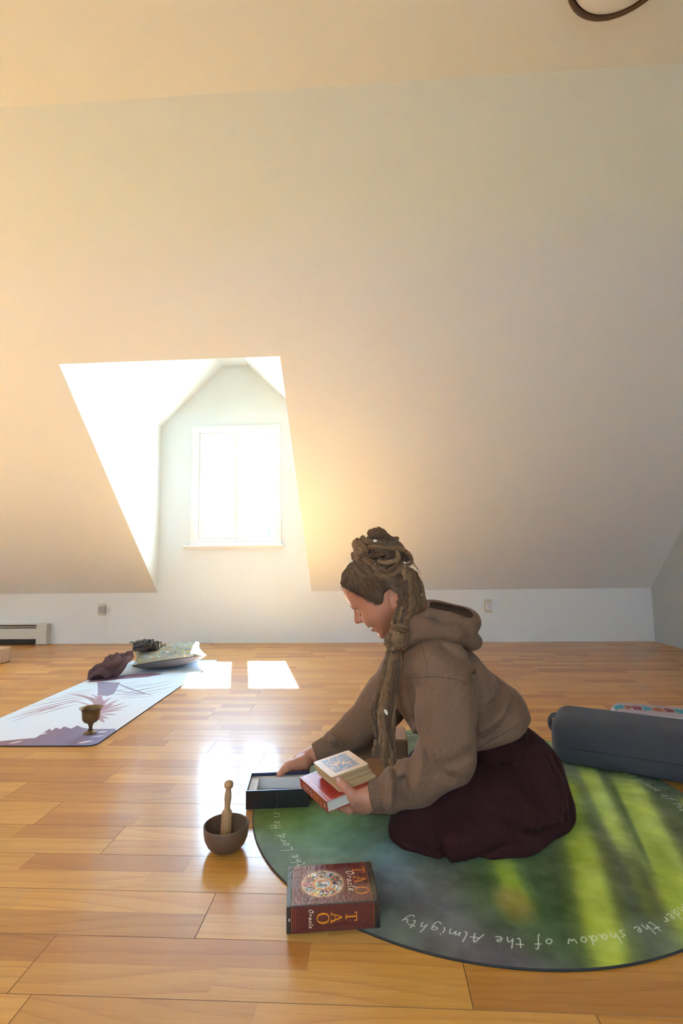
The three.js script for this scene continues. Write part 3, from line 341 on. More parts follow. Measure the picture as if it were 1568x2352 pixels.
{
  const wool = std({ color: col(0.140, 0.072, 0.074), roughness: 0.95, map: heather, bumpMap: weave, bumpScale: 0.0008 });
  const s = thing('shawl', 'mauve knitted shawl bunched beside the patterned cushion', 'shawl', [-0.035, 0, 0.03]);
  cloth([[-1.7472, 0.0193, 1.44], [-1.6791, 0.0448, 1.42], [-1.6085, 0.0695, 1.38], [-1.567, 0.1016, 1.33], [-1.5318, 0.127, 1.3]], (t) => 0.004 + 0.058 * Math.pow(sin(PI * clamp(t * 0.86 + 0.10, 0, 1)), 0.6), (t) => 0.004 + 0.052 * Math.pow(sin(PI * clamp(t * 0.86 + 0.10, 0, 1)), 0.6), 3, 3, wool, 'rolled_cloth', s);
  cloth([[-1.7466, 0.0239, 1.41], [-1.6841, 0.0517, 1.4], [-1.6341, 0.0814, 1.37], [-1.5821, 0.1183, 1.33]], (t) => 0.004 + 0.055 * sqrt(sin(PI * clamp(t * 0.9 + 0.06, 0, 1))), (t) => 0.004 + 0.045 * sqrt(sin(PI * clamp(t * 0.9 + 0.06, 0, 1))), 8, 4, wool, 'rolled_cloth', s);
  const b = thing('scarf', 'dark tasselled scarf heaped on top of the patterned cushion', 'scarf', [0, 0.012, 0.01]);
  const silk = std({ color: col(0.052, 0.045, 0.045), roughness: 0.75, map: heather }), tas = std({ color: col(0.10, 0.10, 0.085), roughness: 0.9 });
  cloth([[-1.6454, 0.1268, 1.16], [-1.5965, 0.141, 1.14], [-1.5436, 0.1436, 1.12], [-1.4866, 0.1313, 1.1]], (t) => 0.004 + 0.062 * sqrt(sin(PI * clamp(t, 0.03, 0.97))), (t) => 0.004 + 0.026 * sqrt(sin(PI * clamp(t, 0.03, 0.97))), 12, 5, silk, 'bunched_cloth', b);
  const r = rng(14), o = V3([-1.5564, 0.1439, 1.14]); for (let i = 0; i < 34; i++) { const x = (r() - 0.5) * 0.19, z = (r() - 0.5) * 0.10, y = 0.010 + 0.028 * (1 - abs(x) * 8) * r(); part('tassel', tube([[o.x + x, o.y + y - 0.03, o.z + z], [o.x + x + 0.02 * (r() - 0.5), o.y + y + 0.012, o.z + z + 0.01], [o.x + x + 0.05 * (r() - 0.5), o.y + y - 0.005 + 0.015 * r(), o.z + z + 0.03 * r()]], () => 0.0035 + 0.002 * r(), 8, 5), i % 3 ? tas : silk, b); }
  part('tassel', tube([[-1.4738, 0.1242, 1.13], [-1.4475, 0.1433, 1.12], [-1.4352, 0.1491, 1.12], [-1.4319, 0.1373, 1.12]], () => 0.0035, 12, 6), silk, b);
}
// ---------------------------------------------------------------- baseboard heater, block at the left edge, sockets, ceiling lamp
{
  const en = std({ color: col(0.60, 0.59, 0.52), roughness: 0.45 }), dk = std({ color: col(0.02, 0.02, 0.018), roughness: 0.7 });
  const t = thing('baseboard_heater', 'long cream metal baseboard heater with dark slots against the knee wall', 'heater', [-2.98, 0, 0]);
  part('back_plate', box(-1.55, -0.02, 0.004, 0.185, 0.001, 0.008), en, t); part('front_cover', box(-1.55, -0.10, 0.052, 0.148, 0.056, 0.062, 0.0015), en, t); part('top_cover', [box(-1.55, -0.10, 0.178, 0.184, 0.008, 0.048), box(-1.55, -0.10, 0.158, 0.165, 0.044, 0.060)], en, t);
  part('dark_slot', [box(-1.55, -0.09, 0.03, 0.178, 0.0085, 0.040), box(-1.55, -0.09, 0.006, 0.050, 0.0085, 0.05)], dk, t); part('end_cap', box(-0.10, 0, 0.004, 0.188, 0.001, 0.066, 0.004), en, t); part('end_cap_edge', box(-0.022, 0.001, 0.004, 0.189, 0.001, 0.067, 0.003), en, t);
  const w = thing('storage_box', 'small pale wooden box with a dark round motif at the left edge', 'box', [-2.88, 0, 0.93], 0.06), ply = std({ color: col(0.62, 0.44, 0.28), roughness: 0.7, map: woodGrain });
  part('box_body', new RoundedBoxGeometry(0.30, 0.115, 0.13, 3, 0.014).translate(0, 0.0575, 0), ply, w); part('round_motif', new THREE.CylinderGeometry(0.026, 0.026, 0.002, 28).scale(0.85, 1, 1.25).rotateX(PI / 2).translate(0.105, 0.060, 0.0655), std({ color: col(0.10, 0.085, 0.12), roughness: 0.8 }), w);
  const ivory = std({ color: col(0.62, 0.55, 0.40), roughness: 0.4 }), wh = std({ color: col(0.72, 0.71, 0.68), roughness: 0.35 }), hole = std({ color: col(0.02, 0.02, 0.02), roughness: 0.8 });
  for (const [x, y, ph, lab, fade] of [[1.037, 0.314, 0.118, 'ivory wall socket with square white plug at right of the woman', 0], [-2.494, 0.311, 0.112, 'wall socket with grey square plug above the yoga mat', 1]]) {
    const s = thing('wall_socket', lab, 'socket', [x, y, 0.0005], 0, 'wall sockets on the knee wall'), iv = fade ? wh : ivory;
    part('cover_plate', new RoundedBoxGeometry(0.072, ph, 0.006, 2, 0.0025).translate(0, 0, 0.003), fade ? std({ color: col(0.60, 0.57, 0.50), roughness: 0.5 }) : iv, s); part('plug', new RoundedBoxGeometry(0.060, 0.066, 0.032, 3, 0.005).translate(0.004, -0.002, 0.022), fade ? std({ color: col(0.42, 0.41, 0.40), roughness: 0.4 }) : wh, s);
    const fr = part('plug_face', new RoundedBoxGeometry(0.040, 0.044, 0.003, 2, 0.0014).translate(0.004, 0, 0.0395), fade ? std({ color: col(0.36, 0.35, 0.34), roughness: 0.4 }) : std({ color: col(0.66, 0.64, 0.60), roughness: 0.4 }), s); part('sensor', new THREE.CylinderGeometry(0.003, 0.003, 0.002, 12).rotateX(PI / 2).translate(0.004, 0.0, 0.0415), hole, fr); }
  const l = thing('ceiling_lamp', 'round flush ceiling lamp with thin bronze rim and pale glass', 'lamp', [0.963, 2.8795, 2.972]), br = std({ color: col(0.15, 0.10, 0.07), roughness: 0.35, metalness: 0.5 });
  part('rim', lathe([[0.178, 0], [0.197, 0], [0.199, -0.006], [0.197, -0.026], [0.190, -0.030], [0.181, -0.028], [0.178, -0.02]], 96), br, l); part('glass_shade', lathe([[0.0005, -0.075], [0.05, -0.073], [0.10, -0.062], [0.145, -0.044], [0.172, -0.024], [0.178, -0.010], [0.178, -0.001], [0.0005, -0.001]], 96), std({ color: col(0.74, 0.745, 0.74), roughness: 0.3 }), l);
  part('screw', new THREE.SphereGeometry(0.004, 12, 8).translate(0.03, -0.022, -0.196), std({ color: col(0.9, 0.85, 0.75), roughness: 0.2, metalness: 0.8 }), l);
}
// ---------------------------------------------------------------- cork blocks in front of the woman
const corkTex = dataTex(512, 512, (x, y) => { const a = wrapN(x / 9, y / 9, 56.89, 56.89), b = wrapN(x / 3, y / 3, 170.67, 170.67), k = 0.74 + 0.20 * a + 0.14 * (b - 0.5) - (a > 0.72 ? 0.18 : 0); return [k, k * 0.96, k * 0.92]; }, { srgb: true, repeat: [6, 6] });
{
  const cork = std({ color: col(0.46, 0.26, 0.13), roughness: 0.5, map: corkTex, bumpMap: corkTex, bumpScale: 0.0006 });
  const one = thing('yoga_block', 'cork yoga block standing on the green mat right behind the near hand', 'yoga block', [0.034, 0.0045, 3.092], 0.0, 'cork blocks'); part('cork_body', new RoundedBoxGeometry(0.122, 0.098, 0.152, 4, 0.008).translate(0, 0.049, 0), cork, one);
  const two = thing('yoga_block', 'second cork block further back under the sleeve of the far arm', 'yoga block', [0.0, 0.0045, 2.775], 0.0, 'cork blocks'); part('cork_body', new RoundedBoxGeometry(0.23, 0.098, 0.152, 4, 0.008).translate(0, 0.049, 0), cork, two);
}
// ---------------------------------------------------------------- grey bolster and the embroidered cushion behind it
{
  const felt = std({ color: col(0.066, 0.062, 0.066), roughness: 0.95, map: heather, bumpMap: weave, bumpScale: 0.0005, sheen: 0.35, sheenRoughness: 0.6, sheenColor: col(0.5, 0.48, 0.48) });
  const t = thing('bolster', 'long charcoal grey bolster lying across the edge of the green mat', 'bolster', [0.655, 0.0045, 2.700], -0.49);
  // section: rounded rectangle, swept along x with softly rounded end
  const n = 64, m = 48, P = [], U = [], I = [], L = 0.72, hw = 0.118, hh = 0.083;
  for (let i = 0; i <= n; i++) { const t2 = i / n, x = t2 < 0.16 ? 0.05 * (1 - cos(t2 / 0.16 * PI / 2)) : t2 > 0.84 ? L - 0.05 * (1 - cos((1 - t2) / 0.16 * PI / 2)) : lerp(0.05, L - 0.05, (t2 - 0.16) / 0.68), e = t2 < 0.16 ? lerp(0, 1, Math.pow(sin(t2 / 0.16 * PI / 2), 0.45)) : t2 > 0.84 ? Math.pow(sin((1 - t2) / 0.16 * PI / 2), 0.45) : 1;
    for (let j = 0; j <= m; j++) { const a = j / m * 2 * PI, p = 0.55, cx = Math.sign(cos(a)) * Math.pow(abs(cos(a)), p), cy = Math.sign(sin(a)) * Math.pow(abs(sin(a)), p * 1.15), seam = 1 - 0.030 * exp(-Math.pow((cy + 0.12) / 0.05, 2)); P.push(x, hh + cy * hh * e, cx * hw * e * seam * (1 + 0.012 * (noise2(x * 14, a * 2) - 0.5))); U.push(x * 3, j / m * 1.5); } }
  for (let i = 0; i < n; i++) for (let j = 0; j < m; j++) { const a = i * (m + 1) + j, b = a + m + 1; I.push(a, a + 1, b, b, a + 1, b + 1); }
  const g = new THREE.BufferGeometry(); g.setAttribute('position', new THREE.Float32BufferAttribute(P, 3)); g.setAttribute('uv', new THREE.Float32BufferAttribute(U, 2)); g.setIndex(I); g.computeVertexNormals();
  part('padded_body', g, felt, t);
  part('seam', tube([[0.03, 0.072, 0.107], [0.06, 0.072, 0.1185], [0.3, 0.072, 0.1195], [0.66, 0.072, 0.1185]], () => 0.0016, 40, 6), std({ color: col(0.03, 0.03, 0.034), roughness: 0.9 }), t);
  part('handle_strap', [-0.012, 0.012].map((d) => tube([[0.020, 0.150, 0.030 + d], [0.000, 0.146, 0.036 + d], [-0.006, 0.134, 0.042 + d], [-0.003, 0.116, 0.050 + d], [0.006, 0.105, 0.055 + d]], () => 0.0055, 20, 8)), felt, t);
  const tex = canvasTex(512, 256, (c, W, H) => { c.fillStyle = '#b9aab0'; c.fillRect(0, 0, W, H); const r = rng(6), pal = ['#2a8ba0', '#8e4a2a', '#7a2c34', '#2a8ba0', '#9a5a2c', '#6e2830']; for (const y0 of [60, 150]) { let x = 20, i = 0; while (x < W - 20) { const w = 28 + 44 * r(); c.fillStyle = pal[i++ % 6]; c.beginPath(); c.moveTo(x, y0 + 8 * r()); c.lineTo(x + w * 0.9, y0 + 8 * r()); c.lineTo(x + w, y0 + 40 + 8 * r()); c.lineTo(x + w * 0.1, y0 + 44 + 6 * r()); c.fill(); c.fillStyle = 'rgba(222,210,200,0.75)'; for (let q = 0; q < 7; q++) c.fillRect(x + w * r(), y0 + 6 + 34 * r(), 7, 3); x += w; } } c.strokeStyle = '#4a3a36'; c.lineWidth = 2.5; for (const y0 of [40, 52, 112, 124, 140, 202, 214]) { c.beginPath(); c.moveTo(10, y0); for (let x = 10; x < W; x += 9) c.lineTo(x, y0 + 6 * (r() - 0.5)); c.stroke(); } });
  const e = thing('embroidered_cushion', 'pale cushion with teal and red embroidery behind the grey bolster', 'cushion', [1.13, 0.001, 2.53], -0.35);
  const body = new RoundedBoxGeometry(0.36, 0.115, 0.22, 6, 0.05), q = body.attributes.position, uv = body.attributes.uv; for (let i = 0; i < q.count; i++) uv.setXY(i, q.getX(i) / 0.36 + 0.5, (q.getY(i) - q.getZ(i) + 0.17) / 0.34); part('embroidered_cover', body.translate(0, 0.0575, 0), std({ map: tex, roughness: 0.9, bumpMap: weave, bumpScale: 0.0006 }), e);
}
// ---------------------------------------------------------------- red book and deck of cards in the near hand
const BOOK = { A: V3([-0.1982, 0.1405, 3.2615]), B: V3([-0.1144, 0.1432, 3.4048]), C: V3([0.0138, 0.1628, 3.3294]) };
{
  const ex = BOOK.C.clone().sub(BOOK.B), ez = BOOK.B.clone().sub(BOOK.A), lx = ex.length(), lz = ez.length(), ey = new THREE.Vector3().crossVectors(ez, ex).normalize();
  const t = thing('red_book', 'thick red paperback held flat in the near hand under the cards', 'book'); t.matrixAutoUpdate = true; const f = basis(BOOK.A, ex, ey, ez.clone().normalize()); f.decompose(t.position, t.quaternion, t.scale);   // x: away from the spine, y: up, z: along the spine towards the camera
  const th = 0.026, red = std({ color: col(0.34, 0.035, 0.022), roughness: 0.42, clearcoat: 0.4, clearcoatRoughness: 0.25 }), paper = std({ color: col(0.66, 0.60, 0.50), roughness: 0.85, bumpMap: dataTex(8, 128, (x, y) => HASH[y * 31 & 65535]), bumpScale: 0.0006 });
  const cover = canvasTex(512, 512, (c, W, H) => { c.fillStyle = '#9c2218'; c.fillRect(0, 0, W, H); mottle(c, W, H, 16, 40); c.strokeStyle = '#e0a58e'; c.lineWidth = 7; c.beginPath(); c.moveTo(36, 6); c.lineTo(36, H - 6); c.stroke(); c.lineWidth = 5; c.strokeStyle = '#d8b7a4'; c.strokeRect(2, 2, W - 4, H - 4); const r = rng(8); for (let i = 0; i < 60; i++) { c.fillStyle = 'rgba(225,205,190,0.8)'; c.beginPath(); c.ellipse(W - 12 * r() * r() * 6, r() * H * 0.35, 2 + 7 * r(), 1 + 3 * r(), r() * 3, 0, 7); c.fill(); } });
  const spine = canvasTex(1024, 160, (c, W, H) => { c.fillStyle = '#8c2214'; c.fillRect(0, 0, W, H); mottle(c, W, H, 18, 30); c.strokeStyle = '#c05a22'; c.lineWidth = 6; c.strokeRect(170, 14, W - 300, H - 28); c.beginPath(); c.moveTo(160, 0); c.lineTo(160, H); c.stroke(); c.strokeStyle = '#e8dcc4'; script(c, 'Oracle', line(500, 50, PI), 90, 9); serif(c, 'O', 590, 82, 120, PI, '#d88a1a', 'bold'); serif(c, 'A', 700, 82, 120, PI, '#d88a1a', 'bold'); serif(c, 'T', 815, 82, 120, PI, '#d88a1a', 'bold'); c.fillStyle = '#e6d8c0'; c.beginPath(); c.ellipse(950, 80, 18, 34, 0, 0, 7); c.fill(); });
  const front = part('front_cover', new RoundedBoxGeometry(lx, 0.0016, lz, 1, 0.0005).translate(lx / 2, -0.0008, lz / 2), red, t);
  part('cover_print', new THREE.PlaneGeometry(lx - 0.001, lz - 0.001).rotateX(-PI / 2).translate(lx / 2, 0.0003, lz / 2), std({ map: cover, roughness: 0.45, clearcoat: 0.15, clearcoatRoughness: 0.25 }), front);
  part('back_cover', new RoundedBoxGeometry(lx, 0.0016, lz, 1, 0.0005).translate(lx / 2, -th + 0.0008, lz / 2), red, t);
  const sp = part('spine', new RoundedBoxGeometry(0.0016, th, lz, 1, 0.0005).translate(0.0008, -th / 2, lz / 2), red, t);
  part('spine_print', new THREE.PlaneGeometry(lz - 0.001, th - 0.001).rotateY(-PI / 2).translate(-0.0003, -th / 2, lz / 2), std({ map: spine, roughness: 0.4, clearcoat: 0.4 }), sp);
  part('page_block', box(0.0018, lx - 0.0015, -th + 0.0018, -0.0018, 0.0012, lz - 0.0012), paper, t);
  // cards lying on the cover
  const cardShape = roundRect(0.105, 0.115, 0.006), cardGeo = extr(cardShape, 0.0004, 0.00006).rotateX(-PI / 2);
  const face = canvasTex(512, 560, (c, W, H) => { c.fillStyle = '#c59a62'; c.fillRect(0, 0, W, H); c.fillStyle = '#39424e'; c.fillRect(92, 60, 328, 420); const r = rng(17), pal = ['#c9763c', '#d99a5a', '#8a6f5c', '#3c4a5c', '#a9795a', '#59606a', '#e0b070', '#9a4f2c']; for (let i = 0; i < 190; i++) { c.fillStyle = pal[floor(r() * 8)]; c.globalAlpha = 0.8; c.beginPath(); c.ellipse(clamp(256 + (r() - 0.5) * 300, 104, 408), clamp(270 + (r() - 0.5) * 400, 72, 468), 6 + 24 * r(), 5 + 15 * r(), r() * 3, 0, 7); c.fill(); } c.globalAlpha = 1; c.strokeStyle = '#7d5528'; c.lineWidth = 3; c.strokeRect(88, 56, 336, 428); c.strokeStyle = '#9a7240'; c.lineWidth = 2; for (let k = 0; k < 4; k++) { c.beginPath(); c.moveTo(440 + k * 12, 60); c.lineTo(440 + k * 12, 440); c.stroke(); } c.fillStyle = '#f0e0d0'; c.beginPath(); c.arc(56, 300, 9, 0, 7); c.fill(); c.fillStyle = '#a8562e'; c.beginPath(); c.arc(462, 70, 12, 0, 7); c.stroke(); });
  const edges = [[0.55, 0.36, 0.17], [0.47, 0.29, 0.125], [0.62, 0.42, 0.21], [0.40, 0.24, 0.10]].map((q) => std({ color: col(...q), roughness: 0.6 })), faceM = std({ map: face, roughness: 0.45, clearcoat: 0.3, clearcoatRoughness: 0.3 });
  const d = thing('card_deck', 'stack of gilt edged picture cards resting on the red book', 'cards'); d.position.copy(t.position); d.quaternion.copy(t.quaternion); const r = rng(3);
  const top = V3([-0.1617, 0.1856, 3.2638]).add(V3([-0.0149, 0.1898, 3.3154])).multiplyScalar(0.5), inv = f.clone().invert(), tl = top.clone().applyMatrix4(inv);
  const N = 54, H = tl.y - 0.0006; for (let i = 0; i < N; i++) { const u = i / (N - 1), low = u < 0.16, m = part('card', cardGeo, edges[floor(r() * 4)], d); const lean = low ? 0 : (1 - u); m.position.set(tl.x + (low ? 0.012 : 0) + 0.010 * lean * (u < 0.55 ? 1 : 0.6) + 0.0012 * (r() - 0.5), 0.0005 + H * u, tl.z + (low ? 0.012 : 0.008 * lean) + 0.0012 * (r() - 0.5)); m.rotation.y = 0.06 * (1 - u) - 0.02 + 0.012 * (r() - 0.5) + (low ? -0.05 : 0);
    if (i === N - 1) { const g = new THREE.ShapeGeometry(cardShape, 8), q = g.attributes.position, uv = []; for (let k = 0; k < q.count; k++) uv.push(q.getX(k) / 0.105 + 0.5, q.getY(k) / 0.115 + 0.5); g.setAttribute('uv', new THREE.Float32BufferAttribute(uv, 2)); part('card_picture', g.rotateX(-PI / 2).translate(0, 0.00056, 0), faceM, m); } }
}
// ---------------------------------------------------------------- the woman: fields of tapered bones meshed into smooth surfaces
const smin = (a, b, k) => { const h = max(k - abs(a - b), 0) / k; return min(a, b) - h * h * k * 0.25; };
const smax = (a, b, k) => -smin(-a, -b, k);
function cap(x, y, z, a, b, ra, rb) { const bx = b[0] - a[0], by = b[1] - a[1], bz = b[2] - a[2], px = x - a[0], py = y - a[1], pz = z - a[2]; const h = clamp((px * bx + py * by + pz * bz) / (bx * bx + by * by + bz * bz), 0, 1); return hypot(px - bx * h, py - by * h, pz - bz * h) - (ra + (rb - ra) * h); }
function chain(x, y, z, pts, k = 0.02) { let d = 9; for (let i = 0; i + 1 < pts.length; i++) d = smin(d, cap(x, y, z, pts[i], pts[i + 1], pts[i][3], pts[i + 1][3]), k); return d; }
function ell(x, y, z, c, r) { const a = (x - c[0]) / r[0], b = (y - c[1]) / r[1], e = (z - c[2]) / r[2], k0 = hypot(a, b, e), k1 = hypot(a / r[0], b / r[1], e / r[2]); return k1 < 1e-9 ? -min(r[0], r[1], r[2]) : k0 * (k0 - 1) / k1; }
function netMesh(f, lo, hi, h, map) {                      // surface nets on a regular grid, snapped to the zero set
  const n = [0, 1, 2].map((i) => Math.ceil((hi[i] - lo[i]) / h) + 1), [nx, ny, nz] = n, val = new Float32Array(nx * ny * nz), B = 6, at = (i, j, k) => (k * ny + j) * nx + i, reach = B * h * 0.9 + 0.02;
  for (let k = 0; k < nz; k += B) for (let j = 0; j < ny; j += B) for (let i = 0; i < nx; i += B) {
    const c = f(lo[0] + (i + B / 2) * h, lo[1] + (j + B / 2) * h, lo[2] + (k + B / 2) * h), skip = abs(c) > reach * 1.3;
    for (let kk = k; kk < min(k + B, nz); kk++) for (let jj = j; jj < min(j + B, ny); jj++) for (let ii = i; ii < min(i + B, nx); ii++) val[at(ii, jj, kk)] = skip ? c : f(lo[0] + ii * h, lo[1] + jj * h, lo[2] + kk * h); }
  const id = new Int32Array(nx * ny * nz).fill(-1), P = [], I = [];
  const E = [[0, 1], [2, 3], [4, 5], [6, 7], [0, 2], [1, 3], [4, 6], [5, 7], [0, 4], [1, 5], [2, 6], [3, 7]];
  for (let k = 0; k + 1 < nz; k++) for (let j = 0; j + 1 < ny; j++) for (let i = 0; i + 1 < nx; i++) {
    const v = []; let m = 0; for (let q = 0; q < 8; q++) { const a = val[at(i + (q & 1), j + (q >> 1 & 1), k + (q >> 2))]; v.push(a); if (a < 0) m++; } if (m === 0 || m === 8) continue;
    let sx = 0, sy = 0, sz = 0, c = 0; for (const [a, b] of E) if (v[a] < 0 !== v[b] < 0) { const t = v[a] / (v[a] - v[b]); sx += lerp(a & 1, b & 1, t); sy += lerp(a >> 1 & 1, b >> 1 & 1, t); sz += lerp(a >> 2, b >> 2, t); c++; }
    id[at(i, j, k)] = P.length / 3; P.push(lo[0] + (i + sx / c) * h, lo[1] + (j + sy / c) * h, lo[2] + (k + sz / c) * h); }
  const quad = (a, b, c, d, flip) => { if (a < 0 || b < 0 || c < 0 || d < 0) return; flip ? I.push(a, c, b, a, d, c) : I.push(a, b, c, a, c, d); };
  for (let k = 1; k + 1 < nz; k++) for (let j = 1; j + 1 < ny; j++) for (let i = 1; i + 1 < nx; i++) { const s = val[at(i, j, k)] < 0;
    if (s !== val[at(i + 1, j, k)] < 0) quad(id[at(i, j - 1, k - 1)], id[at(i, j, k - 1)], id[at(i, j, k)], id[at(i, j - 1, k)], !s);
    if (s !== val[at(i, j + 1, k)] < 0) quad(id[at(i - 1, j, k - 1)], id[at(i, j, k - 1)], id[at(i, j, k)], id[at(i - 1, j, k)], s);
    if (s !== val[at(i, j, k + 1)] < 0) quad(id[at(i - 1, j - 1, k)], id[at(i, j - 1, k)], id[at(i, j, k)], id[at(i - 1, j, k)], !s); }
  const N = new Float32Array(P.length), U = new Float32Array(P.length / 3 * 2), e = h * 0.5;
  for (let q = 0; q < P.length; q += 3) { let x = P[q], y = P[q + 1], z = P[q + 2], gx, gy, gz;
    for (let it = 0; it < 2; it++) { const d = f(x, y, z); gx = f(x + e, y, z) - f(x - e, y, z); gy = f(x, y + e, z) - f(x, y - e, z); gz = f(x, y, z + e) - f(x, y, z - e); const l = hypot(gx, gy, gz) || 1; const s = clamp(d / max(l / (2 * e), 0.4), -h * 0.5, h * 0.5); x -= gx / l * s; y -= gy / l * s; z -= gz / l * s; gx /= l; gy /= l; gz /= l; }
    P[q] = x; P[q + 1] = y; P[q + 2] = z; N[q] = gx; N[q + 1] = gy; N[q + 2] = gz; U[q / 3 * 2] = x + 0.6 * z; U[q / 3 * 2 + 1] = y + 0.35 * z; }
  const g = new THREE.BufferGeometry(); g.setAttribute('position', new THREE.Float32BufferAttribute(P, 3)); g.setAttribute('normal', new THREE.BufferAttribute(N, 3)); g.setAttribute('uv', new THREE.BufferAttribute(U, 2)); g.setIndex(I); return g; }
const poly2 = (pts) => (x, y) => { let d = 1e9, s = 1; for (let i = 0, j = pts.length - 1; i < pts.length; j = i++) { const ex = pts[j][0] - pts[i][0], ey = pts[j][1] - pts[i][1], wx = x - pts[i][0], wy = y - pts[i][1], t = clamp((wx * ex + wy * ey) / (ex * ex + ey * ey), 0, 1), bx = wx - ex * t, by = wy - ey * t; d = min(d, bx * bx + by * by); const c1 = y >= pts[i][1], c2 = y < pts[j][1], c3 = ex * wy > ey * wx; if ((c1 && c2 && c3) || (!c1 && !c2 && !c3)) s = -s; } return s * sqrt(d); };
const smoothPoly = (pts, n) => new THREE.CatmullRomCurve3(pts.map((p) => new THREE.Vector3(p[0], p[1], 0)), true, 'centripetal').getPoints(n).slice(0, -1).map((p) => [p.x, p.y]);

const person = thing('person', 'woman with dreadlocks in brown hoodie sitting on the green mat with book and cards', 'person');
const skin = std({ color: col(0.49, 0.20, 0.11), roughness: 0.45, sheen: 0.15, sheenColor: col(1, 0.6, 0.5), bumpMap: plasterBump, bumpScale: 0.0003 });
const fleece = std({ color: col(0.215, 0.121, 0.072), specularIntensity: 0.5, roughness: 0.95, map: heather, bumpMap: weave, bumpScale: 0.0006, sheen: 0.35, sheenRoughness: 0.5, sheenColor: col(0.6, 0.5, 0.45) });
const fleeceDark = std({ color: col(0.115, 0.066, 0.042), roughness: 0.95, map: heather });
const jersey = std({ color: col(0.037, 0.0098, 0.0102), specularIntensity: 0.35, roughness: 0.92, map: heather, bumpMap: weave, bumpScale: 0.0006, sheen: 0.12, sheenRoughness: 0.5, sheenColor: col(0.5, 0.25, 0.25) });

// ---- head, in its own axes: u forwards, v up, w to her left (towards the camera)
const HO = [0.0622, 0.5818, 3.1], HY = 0.20;                     // turned a little away from the camera
const HF = [-0.83 * cos(HY), -0.5578 * cos(HY), -sin(HY)], HU = [-0.5578, 0.83, 0], HW = [-0.83 * sin(HY), -0.5578 * sin(HY), cos(HY)];
const toHead = (x, y, z) => { const a = x - HO[0], b = y - HO[1], c = z - HO[2]; return [a * HF[0] + b * HF[1] + c * HF[2], a * HU[0] + b * HU[1], a * HW[0] + b * HW[1] + c * HW[2]]; };
const fromHead = (u, v, w) => [HO[0] + u * HF[0] + v * HU[0] + w * HW[0], HO[1] + u * HF[1] + v * HU[1] + w * HW[1], HO[2] + u * HF[2] + v * HU[2] + w * HW[2]];
const skull = poly2(smoothPoly([[0.093, 0.128], [0.1045, 0.108], [0.1085, 0.086], [0.1075, 0.066], [0.1045, 0.052], [0.099, 0.038], [0.098, 0.020], [0.0985, 0.004], [0.101, -0.008], [0.0985, -0.018], [0.093, -0.0235], [0.0935, -0.033], [0.092, -0.042], [0.0875, -0.050], [0.0885, -0.060], [0.084, -0.069], [0.072, -0.0735], [0.054, -0.073], [0.032, -0.062], [0.012, -0.052], [-0.02, -0.060], [-0.055, -0.050], [-0.078, -0.02], [-0.088, 0.02], [-0.090, 0.06], [-0.080, 0.105], [-0.05, 0.145], [-0.005, 0.166], [0.04, 0.163], [0.072, 0.149]], 120));
const inflate = (d, R, W) => { const q = clamp(-d / R, 0, 1); return W * sqrt(q * (2 - q)); };
